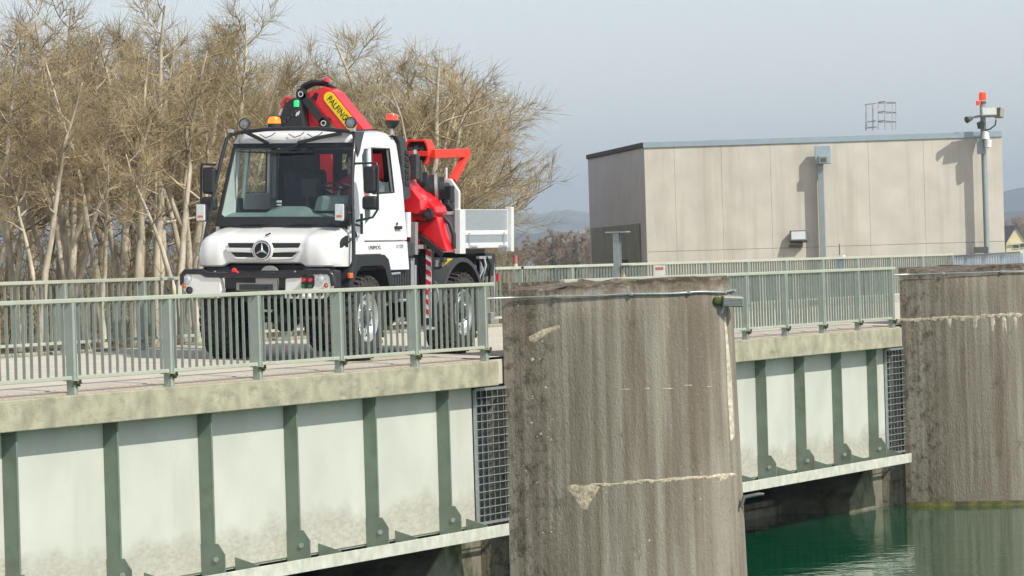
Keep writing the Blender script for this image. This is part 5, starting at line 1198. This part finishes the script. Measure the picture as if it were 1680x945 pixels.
# black link with two pins
A1 = Vector((CX-0.21,0.70,3.70)); A2 = Vector((CX-0.21,0.345,3.285))
mb = MB(); mb.beam(A1, A2, 0.05, 0.115, (0,-0.749,0.662)); 
for p in (A1, A2): mb.disc(p+Vector((0.025,0,0)), (-1,0,0), 0.088, 0.05, 22)
LK = mb.build('link_arm', M['blackm'], T, bevel=0.008)
for p in (A1, A2):
    mb = MB(); mb.lathe(p+Vector((-0.026,0,0)), (-1,0,0), [(0,0.042),(0.012,0.042),(0.012,0.028),(0,0.028)], 20); mb.build('pin_ring', M['chrome'], LK)
mb = MB(); hp_ = [(CX-0.1,0.78,3.60),(CX-0.1,0.80,3.72),(CX-0.08,0.74,3.83),(CX-0.06,0.62,3.885),(CX,0.48,3.88),(CX+0.05,0.38,3.83),(CX+0.05,0.33,3.80)]
for k in range(4): mb.tube([Vector(p)+Vector((0.05*k,0.006*k,-0.012*k)) for p in hp_], 0.026, 8)
mb.build('hose_bundle', M['black'], T, smooth=50)
# inner boom hanging from the knuckle
ib = [(0.66,3.56),(0.56,3.60),(0.43,3.20),(0.30,2.92),(-0.02,1.55),(0.26,1.55),(0.52,2.94),(0.62,3.18)]
mb = MB(); mb.plate(ib, [], lambda a,b,d: (CX-0.12+d,a,b), 0.26); mb.build('inner_boom', M['red'], T, bevel=0.015)
# valve cover, lamp, lever at the knuckle
mb = MB(); mb.plate([(1.09,3.15),(1.05,3.28),(0.93,3.58),(0.80,3.65),(0.70,3.64),(0.67,3.5),(0.58,3.15)], [], lambda a,b,d: (CX-0.30+d,a,b), 0.34); VC = mb.build('valve_cover', M['blackm'], T, bevel=0.03)
for k in range(5):
    mb = MB(); mb.disc((CX-0.302,0.98-k*0.06,3.26+k*0.05), (-1,0,0), 0.02, 0.02, 10); mb.build('valve_knob', M['dgrey'], VC)
for y, z in ((0.705,3.43),(0.735,3.415)):
    mb = MB(); mb.cbox((CX-0.305,y,z), (0.01,0.018,0.06), Euler((0.4,0,0)).to_matrix()); mb.build('decal', M['stripe_white'], VC)
mb = MB(); mb.lathe((CX-0.28,0.745,3.52), (0,0,1), [(0,0.0),(0,0.045),(0.075,0.045),(0.095,0.03),(0.10,0)], 18); mb.build('signal_lamp', M['green_lit'], T, smooth=40)
mb = MB(); mb.tube([(CX-0.25,0.86,3.635),(CX-0.25,0.92,3.645),(CX-0.25,0.985,3.56),(CX-0.25,0.97,3.50)], 0.028, 8); HL = mb.build('lever', M['stripe_red'], T, smooth=50)
for k, mt in enumerate((M['stripe_white'], M['stripe_red'])):
    a = Vector((CX-0.25,0.975,3.50)).lerp(Vector((CX-0.25,1.075,3.31)), k*0.55); b = Vector((CX-0.25,0.975,3.50)).lerp(Vector((CX-0.25,1.075,3.31)), k*0.55+(0.5 if k == 0 else 0.45)); mb = MB(); mb.tube([a,b], 0.026, 8); mb.build('lever_band', mt, HL)
# near side: pivot head, base column and outrigger
mb = MB(); mb.plate([(-0.72,2.42),(-0.84,2.44),(-1.22,2.10),(-1.25,2.02),(-1.20,1.95),(-1.05,1.90),(-0.72,1.93)], [], lambda a,b,d: (CX+0.10+d,a,b), 0.40); mb.build('boom_foot', M['red'], T, bevel=0.02)
mb = MB(); mb.beam((CX+0.06,-0.74,2.14),(CX+0.06,-1.14,2.0), 0.06, 0.10, (0,0,1)); mb.disc((CX+0.09,-1.13,2.0), (-1,0,0), 0.085, 0.07, 22); PV = mb.build('pivot_link', M['blackm'], T, bevel=0.01)
mb = MB(); mb.lathe((CX+0.02,-1.13,2.0), (-1,0,0), [(0,0.035),(0.012,0.035),(0.012,0.0)], 18); mb.build('pin', M['dgrey'], PV)
mb = MB(); mb.plate([(-0.86,1.98),(-1.20,1.96),(-1.36,1.46),(-1.28,1.47),(-0.88,1.78)], [], lambda a,b,d: (CX+0.22+d,a,b), 0.30); mb.build('pivot_bracket', M['red'], T, bevel=0.015)
mb = MB(); mb.beam((CX+0.18,-0.80,1.80),(CX+0.18,-1.30,1.42), 0.06, 0.07); mb.tube([(CX+0.16,-0.86,1.86),(CX+0.16,-0.95,1.92),(CX+0.16,-1.10,1.90),(CX+0.16,-1.18,1.98)], 0.03, 8); mb.build('hydraulic_line', M['black'], T, smooth=40)
mb = MB(); P = [(CX+0.45,-1.20,1.95),(CX+0.45,-1.30,1.86),(CX+0.45,-1.36,1.70),(CX+0.45,-1.36,1.50)]; mb.tube(P, 0.035, 8); mb.build('hose_loop', M['black'], T, smooth=50)
mb = MB(); mb.box((CX-0.02,-0.92,1.46),(CX+0.5,-0.60,2.15)); mb.build('crane_base', M['red'], T, bevel=0.02)
mb = MB(); mb.box((CX-0.1,-0.9,0.98),(CX+0.5,0.9,1.455)); mb.build('crane_mount', M['blackm'], T, bevel=0.02)
mb = MB(); mb.box((1.86,-1.03,1.42),(1.95,-0.94,1.88)); mb.box((1.955,-1.02,1.50),(2.3,-0.96,1.56)); mb.build('service_post', M['plate_grey'], T, bevel=0.006)
mb = MB(); mb.tube([(1.68,-0.98,1.67),(1.68,-0.98,2.02)], 0.055, 12); mb.build('filter_bottle', M['bed_white'], T, smooth=40)
mb = MB(); mb.cbox((1.66,-0.96,1.50), (0.22,0.16,0.20)); mb.build('junction_box', M['dgrey'], T, bevel=0.015)
mb = MB(); mb.box((2.28,-1.09,0.42),(2.38,-0.90,1.62)); mb.build('outrigger_column', M['blackm'], T, bevel=0.01)
mb = MB(); mb.plate([(-1.09,0.52),(-1.005,0.52),(-1.005,1.50),(-1.09,1.50)], [], lambda a,b,d: (2.272+d,a,b), 0.006); s2 = mb.build('stripe_board', M['stripe_white'], T)
for k in range(7):
    z0 = 0.54+k*0.14; mb = MB(); q = [(-1.089,z0),(-1.006,z0+0.05),(-1.006,z0+0.12),(-1.089,z0+0.07)]; mb.plate(q, [], lambda a,b,d: (2.268+d,a,b), 0.003); mb.build('red_stripe', M['stripe_red'], s2)
mb = MB(); mb.lathe((2.34,-1.0,0.36), (0,0,1), [(0,0.0),(0,0.13),(0.03,0.13),(0.04,0.05),(0.10,0.05)], 18); mb.build('outrigger_foot', M['alu'], T, smooth=40)
rh = random.Random(12); 
for k in range(12):                                                      # hoses and valve block below the crane
    a = Vector((rh.uniform(2.0,2.9), rh.uniform(-1.0,-0.7), rh.uniform(1.25,1.5))); mb = MB(); mb.tube([a, a+Vector((rh.uniform(-.1,.1),-0.05,-0.15)), a+Vector((rh.uniform(-.2,.2),-0.02,-0.35)), a+Vector((rh.uniform(-.2,.2),0.1,-0.5))], rh.uniform(.012,.022), 6); mb.build('hose', M['black'] if k % 3 else M['alu'], T, smooth=50)
for k in range(8):
    mb = MB(); c = (2.5+rh.uniform(-.05,.4), -0.98+rh.uniform(-.04,.06), 1.38+rh.uniform(-.1,.12)); mb.cbox(c, (rh.uniform(.05,.14),0.08,rh.uniform(.04,.1))); mb.build('valve', (M['alu'],M['dgrey'],M['fuel'])[k % 3], T, bevel=0.01)
mb = MB(); mb.cbox((3.02,-1.02,1.31), (0.26,0.02,0.09), Euler((0.3,0,0)).to_matrix()); mb.build('warning_plate', M['yellow_label'], T)
# winch drum and motor above the pivot
mb = MB(); mb.lathe((CX+0.62,-1.0,2.36), (0.35,-0.9,0.05), [(-0.25,0.0),(-0.25,0.20),(-0.2,0.24),(-0.10,0.24),(-0.07,0.20),(0.05,0.20),(0.07,0.17),(0.14,0.16),(0.14,0.0)], 30); DR = mb.build('winch_drum', M['blackm'], T, smooth=40)
mb = MB(); mb.lathe((CX+0.62,-1.0,2.36), (0.35,-0.9,0.05), [(0.0,0.205),(0.0,0.215),(0.045,0.215),(0.045,0.205)], 30); mb.build('drum_band', M['plate_grey'], DR, smooth=40)
mb = MB(); mb.cbox((CX+0.80,-1.12,2.28), (0.14,0.16,0.24)); mb.cbox((CX+0.80,-1.12,2.12), (0.20,0.12,0.12), Euler((0,0.5,0)).to_matrix()); mb.build('winch_motor', M['black'], DR, bevel=0.02)
mb = MB(); mb.cbox((CX-0.04,-0.98,2.66), (0.12,0.10,0.36)); mb.cbox((CX+0.06,-1.0,2.60), (0.05,0.08,0.30)); mb.build('grey_bracket', M['dgrey'], T, bevel=0.01)
mb = MB(); mb.tube([(CX-0.04,-0.98,2.84),(CX-0.04,-0.98,2.90)], 0.03, 8); mb.build('eye_bolt', M['chrome'], T)
# extension boom resting over the load bed
c0 = Vector((2.62,-0.70,2.87)); hx_ = [(0.21,0.0),(0.17,0.12),(0.13,0.19),(-0.14,0.19),(-0.18,0.13),(-0.21,0.0),(-0.15,-0.17),(0.15,-0.17)]; hxi = [(a*0.84,b*0.82) for a, b in hx_]
mb = MB(); mb.plate(hx_, [hxi], lambda a,b,d: (c0.x+d,c0.y+a,c0.z+b), 0.24); EB = mb.build('extension_boom', M['orange_red'], T, bevel=0.008)
mb = MB(); mb.plate(hxi, [], lambda a,b,d: (c0.x+0.10+d,c0.y+a,c0.z+b), 0.02); mb.build('boom_inside', M['ink'], EB)
for k in range(3):
    mb = MB(); mb.tube([(c0.x+0.02,c0.y+0.085-k*0.085,c0.z+0.045+(0.02 if k == 1 else 0)),(c0.x+0.12,c0.y+0.085-k*0.085,c0.z+0.045+(0.02 if k == 1 else 0))], 0.04, 12); mb.build('cylinder_end', M['dgrey'], EB, smooth=40)
mb = MB(); mb.box((c0.x-0.06,c0.y-0.22,c0.z-0.055),(c0.x-0.01,c0.y+0.26,c0.z+0.02)); mb.build('end_strap', M['orange_red'], EB, bevel=0.006)
mb = MB(); mb.beam((2.70,-0.93,2.85),(3.92,-0.93,2.88), 0.08, 0.13); AR = mb.build('boom_bracket', M['orange_red'], T, bevel=0.01)
mb = MB(); mb.plate([(3.78,2.945),(3.98,2.945),(3.98,2.86),(3.46,2.44),(3.36,2.50),(3.80,2.82)], [], lambda a,b,d: (a,-0.975+d,b), 0.10); mb.build('boom_hook', M['orange_red'], AR, bevel=0.01)
mb = MB(); mb.beam((3.05,-0.2,2.86),(3.6,-0.2,2.88), 0.10, 0.12); mb.build('boom_bracket', M['orange_red'], T, bevel=0.01)

# --- load bed
mb = MB(); mb.box((3.36,-1.05,1.50),(5.20,1.05,1.58)); mb.build('bed_floor', M['plate_grey'], T)
hb_ = [(-1.09,1.44),(1.09,1.44),(1.09,2.30),(0.98,2.50),(-0.96,2.50),(-1.09,2.32)]
mb = MB(); mb.plate(hb_, [[(-1.02,1.50),(1.02,1.50),(1.02,1.98),(-1.02,1.98)],[(-1.02,2.03),(1.02,2.03),(1.02,2.29),(0.95,2.44),(-0.93,2.44),(-1.02,2.30)]], lambda a,b,d: (3.26+d,a,b), 0.07); HB = mb.build('headboard', M['bed_white'], T, bevel=0.008)
mb = MB(); mb.plate([(-1.05,1.47),(1.05,1.47),(1.05,2.30),(0.96,2.47),(-0.94,2.47),(-1.05,2.31)], [], lambda a,b,d: (3.28+d,a,b), 0.02); mb.build('headboard_panel', M['bed_grey'], HB)
mb = MB(); mb.box((3.24,-1.12,1.42),(3.44,-1.03,2.06)); mb.build('corner_post', M['bed_white'], T, bevel=0.008)
mb = MB(); mb.tube([(3.20,-0.92,2.50),(3.20,-0.92,2.66)], 0.02, 6); mb.build('stake', M['bed_white'], T)
mb = MB(); mb.tube([(3.40,-1.0,2.02),(3.40,-1.0,2.40)], 0.018, 6); mb.build('timber_stake', M['wood'], T)
mb = MB(); mb.beam((3.42,-0.9,2.16),(3.75,-0.85,2.03), 0.03, 0.03); mb.build('orange_bar', M['amber'], T)
for s in (-1, 1):
    y0 = s*1.09
    mb = MB(); mb.plate([(3.46,1.50),(5.10,1.50),(5.10,2.06),(3.46,2.06)], [[(3.475,1.755),(5.08,1.755),(5.08,2.045),(3.475,2.045)],[(3.475,1.575),(5.08,1.575),(5.08,1.69),(3.475,1.69)]], lambda a,b,d: (a,y0-s*d,b), 0.04); sb = mb.build('side_board', M['bed_white'], T, bevel=0.005)
    mb = MB(); mb.box((3.48,y0-s*0.016-0.008,1.735),(5.07,y0-s*0.016+0.008,2.045)); mb.build('upper_panel', M['alu'], sb)
    mb = MB(); mb.box((3.48,y0-s*0.016-0.008,1.53),(5.07,y0-s*0.016+0.008,1.715)); mb.build('lower_panel', M['alu'], sb)
    mb = MB(); mb.box((5.11,y0-0.05,1.44),(5.21,y0+0.05,2.10)); mb.build('rear_post', M['bed_white'], T, bevel=0.006)
    for x in (3.75, 4.85):
        mb = MB(); mb.tube([(x-0.12,y0+s*0.02,1.52),(x+0.10,y0+s*0.02,1.52)], 0.024, 8); mb.build('latch', M['alu'], sb)
    for x in (3.62, 4.92):
        mb = MB(); mb.box((x-0.015,y0+s*0.001,1.55),(x+0.015,y0+s*0.018,1.72)); mb.build('hinge', M['alu'], sb)
mb = MB(); mb.box((5.16,-1.04,1.50),(5.20,1.04,2.05)); mb.build('tailgate', M['alu'], T, bevel=0.006)
# rear underside: carriers, hoses, coupling
mb = MB(); mb.box((4.15,-0.8,1.25),(4.9,0.8,1.48)); mb.build('subframe', M['blackm'], T)
mb = MB(); mb.box((4.42,-1.02,1.08),(4.80,-0.86,1.42)); mb.build('rear_carrier', M['blackm'], T, bevel=0.02)
mb = MB(); mb.box((4.15,-1.03,1.34),(4.62,-0.98,1.38)); mb.build('cross_bar', M['fuel'], T)
mb = MB(); mb.tube([(4.75,-1.0,1.40),(4.72,-1.02,0.9),(4.70,-1.02,0.50)], 0.016, 6); mb.build('rear_stay', M['alu'], T)
mb = MB(); mb.box((4.55,-1.05,0.38),(4.85,-0.7,0.46)); mb.box((4.60,-1.03,0.465),(4.76,-0.92,0.55)); mb.build('underrun_bar', M['fuel'], T, bevel=0.01)
mb = MB(); mb.box((4.5,-0.95,0.55),(4.62,0.95,0.90)); mb.build('rear_crossmember', M['blackm'], T, bevel=0.01)
mb = MB(); mb.box((4.80,-1.06,1.0),(4.82,-1.02,1.12)); mb.build('tail_lamp', M['stripe_red'], T)
for k in range(9):
    a = Vector((rh.uniform(4.2,4.6), rh.uniform(-1.03,-0.9), rh.uniform(1.25,1.42))); mb = MB(); mb.tube([a, a+Vector((rh.uniform(-.05,.1),-0.03,-0.12)), a+Vector((rh.uniform(-.1,.16),0.0,-0.28)), a+Vector((rh.uniform(-.05,.2),0.04,-0.40))], rh.uniform(.010,.018), 6); mb.build('hose', M['black'] if k % 2 else M['alu'], T, smooth=50)

# ------------------------------------------------------------------ driver
def driver():
    V = []; E = []; Rr = []
    def v(p, r, par=None):
        V.append(p); Rr.append((r, r*0.9) if not isinstance(r, tuple) else r)
        if par is not None: E.append((par, len(V)-1))
        return len(V)-1
    yc = -0.46
    pel = v((1.02,yc,2.02), (0.15,0.12)); ab = v((1.03,yc,2.16), (0.155,0.12), pel); ch = v((1.02,yc,2.34), (0.17,0.125), ab); nk0 = v((1.0,yc,2.47), (0.10,0.09), ch); nk = v((0.975,yc,2.55), 0.058, nk0)
    jaw = v((0.955,yc,2.635), (0.072,0.082), nk); hd = v((0.965,yc,2.72), (0.082,0.098), jaw); tp_ = v((0.975,yc,2.79), (0.070,0.085), hd)
    for s in (-1, 1):
        sh = v((1.0,yc+s*0.17,2.42), 0.072, nk0); el = v((0.86,yc+s*0.25,2.22), 0.05, sh); wr = v((0.60,yc+s*0.20,2.33), 0.034, el); pm_ = v((0.535,yc+s*0.195,2.365), (0.03,0.042), wr)
        for q, (oy, oz, ln) in enumerate(((-0.03,0.005,0.055),(-0.01,0.012,0.065),(0.01,0.012,0.062),(0.03,0.006,0.05))):
            k1 = v((0.505,yc+s*(0.195)+oy,2.385+oz), 0.0095, pm_); v((0.49,yc+s*0.195+oy,2.385+oz-ln*0.5), 0.008, k1)
        th_ = v((0.54,yc+s*0.15,2.375), 0.011, pm_); v((0.515,yc+s*0.135,2.36), 0.009, th_)
        hp2 = v((0.98,yc+s*0.10,1.99), 0.095, pel); kn = v((0.52,yc+s*0.13,2.02), 0.065, hp2); an = v((0.42,yc+s*0.13,1.55), 0.045, kn); v((0.28,yc+s*0.13,1.50), 0.04, an)
    me = bpy.data.meshes.new('person'); me.from_pydata(V, E, []); ob = bpy.data.objects.new('tmp', me); COL.objects.link(ob)
    sk = ob.modifiers.new('skin', 'SKIN'); sk.use_smooth_shade = True
    for i, d in enumerate(me.skin_vertices[0].data): d.radius = Rr[i]; d.use_root = (i == 0)
    sb = ob.modifiers.new('sub', 'SUBSURF'); sb.levels = 2; sb.render_levels = 2
    dg = bpy.context.evaluated_depsgraph_get(); m2 = bpy.data.meshes.new_from_object(ob.evaluated_get(dg)); bpy.data.objects.remove(ob)
    m2.materials.clear()
    for m in (M['shirt'], M['skin'], M['trouser']): m2.materials.append(m)
    for p in m2.polygons:
        c = p.center; p.use_smooth = True
        if c.z > 2.545 and abs(c.y-yc) < 0.13: p.material_index = 1
        elif c.x < 0.80 and c.z > 2.14: p.material_index = 1
        elif c.z < 2.1 or (c.x < 0.8 and c.z < 2.13): p.material_index = 2
    o = bpy.data.objects.new('person', m2); COL.objects.link(o); o.location = TRUCK_LOC; o.rotation_euler = TRUCK_ROT; ORG[o] = Vector((0,0,0))
    tag(o, 'person in a red shirt with short dark hair, both hands on the steering wheel', 'person')
    mb = MB(); rows = []                      # short hair cap
    for i in range(8):
        a = i/7*1.75; rows.append([(0.982+0.112*math.sin(a)*math.cos(t)+0.012, yc+0.098*math.sin(a)*math.sin(t), 2.735+0.135*math.cos(a)) for t in [k*2*math.pi/20 for k in range(21)]])
    rows = [[(x+ (0.03 if (x < 0.95 and z < 2.79) else 0), y, max(z, 2.785 if x < 0.95 else 2.66)) for x, y, z in r] for r in rows]
    mb.grid(rows); mb.build('hair', M['hair'], o, smooth=60)
    mb = MB(); mb.lathe((0.875,yc,2.70), (-0.35,0,-1), [(-0.03,0.004),(0.0,0.010),(0.02,0.016),(0.028,0.0)], 10); mb.build('nose', M['skin'], o, smooth=60)
    for s in (-1, 1):
        mb = MB(); mb.lathe((0.880,yc+s*0.034,2.728), (-1,0,0), [(0,0.013),(0.006,0.009),(0.009,0)], 10); mb.build('eye', M['ink'], o, smooth=60)
        mb = MB(); mb.cbox((0.874,yc+s*0.034,2.752), (0.01,0.036,0.008)); mb.build('eyebrow', M['hair'], o)
        mb = MB(); mb.lathe((0.975,yc+s*0.088,2.70), (0,s,0), [(0,0.03),(0.012,0.028),(0.016,0.0)], 12); mb.build('ear', M['skin'], o, smooth=60)
    mb = MB(); mb.cbox((0.876,yc,2.648), (0.012,0.05,0.010)); mb.build('mouth', M['shirt'], o, bevel=0.004)
driver()
# ------------------------------------------------------------------ haze
hm = bpy.data.materials.new('haze_air'); hm.use_nodes = True; nt = hm.node_tree; nt.nodes.clear()
pv = nt.nodes.new('ShaderNodeVolumePrincipled'); pv.inputs['Color'].default_value = (0.72,0.86,1.0,1); pv.inputs['Density'].default_value = 2.2e-4; pv.inputs['Anisotropy'].default_value = 0.2
mo = nt.nodes.new('ShaderNodeOutputMaterial'); nt.links.new(pv.outputs[0], mo.inputs['Volume'])
mb = MB(); mb.box((-420,-4050,-5.4),(7600,7600,150)); hz = mb.build('haze', hm)
tag(hz, 'thin pale blue haze in the air over the far land', 'haze', kind='stuff')
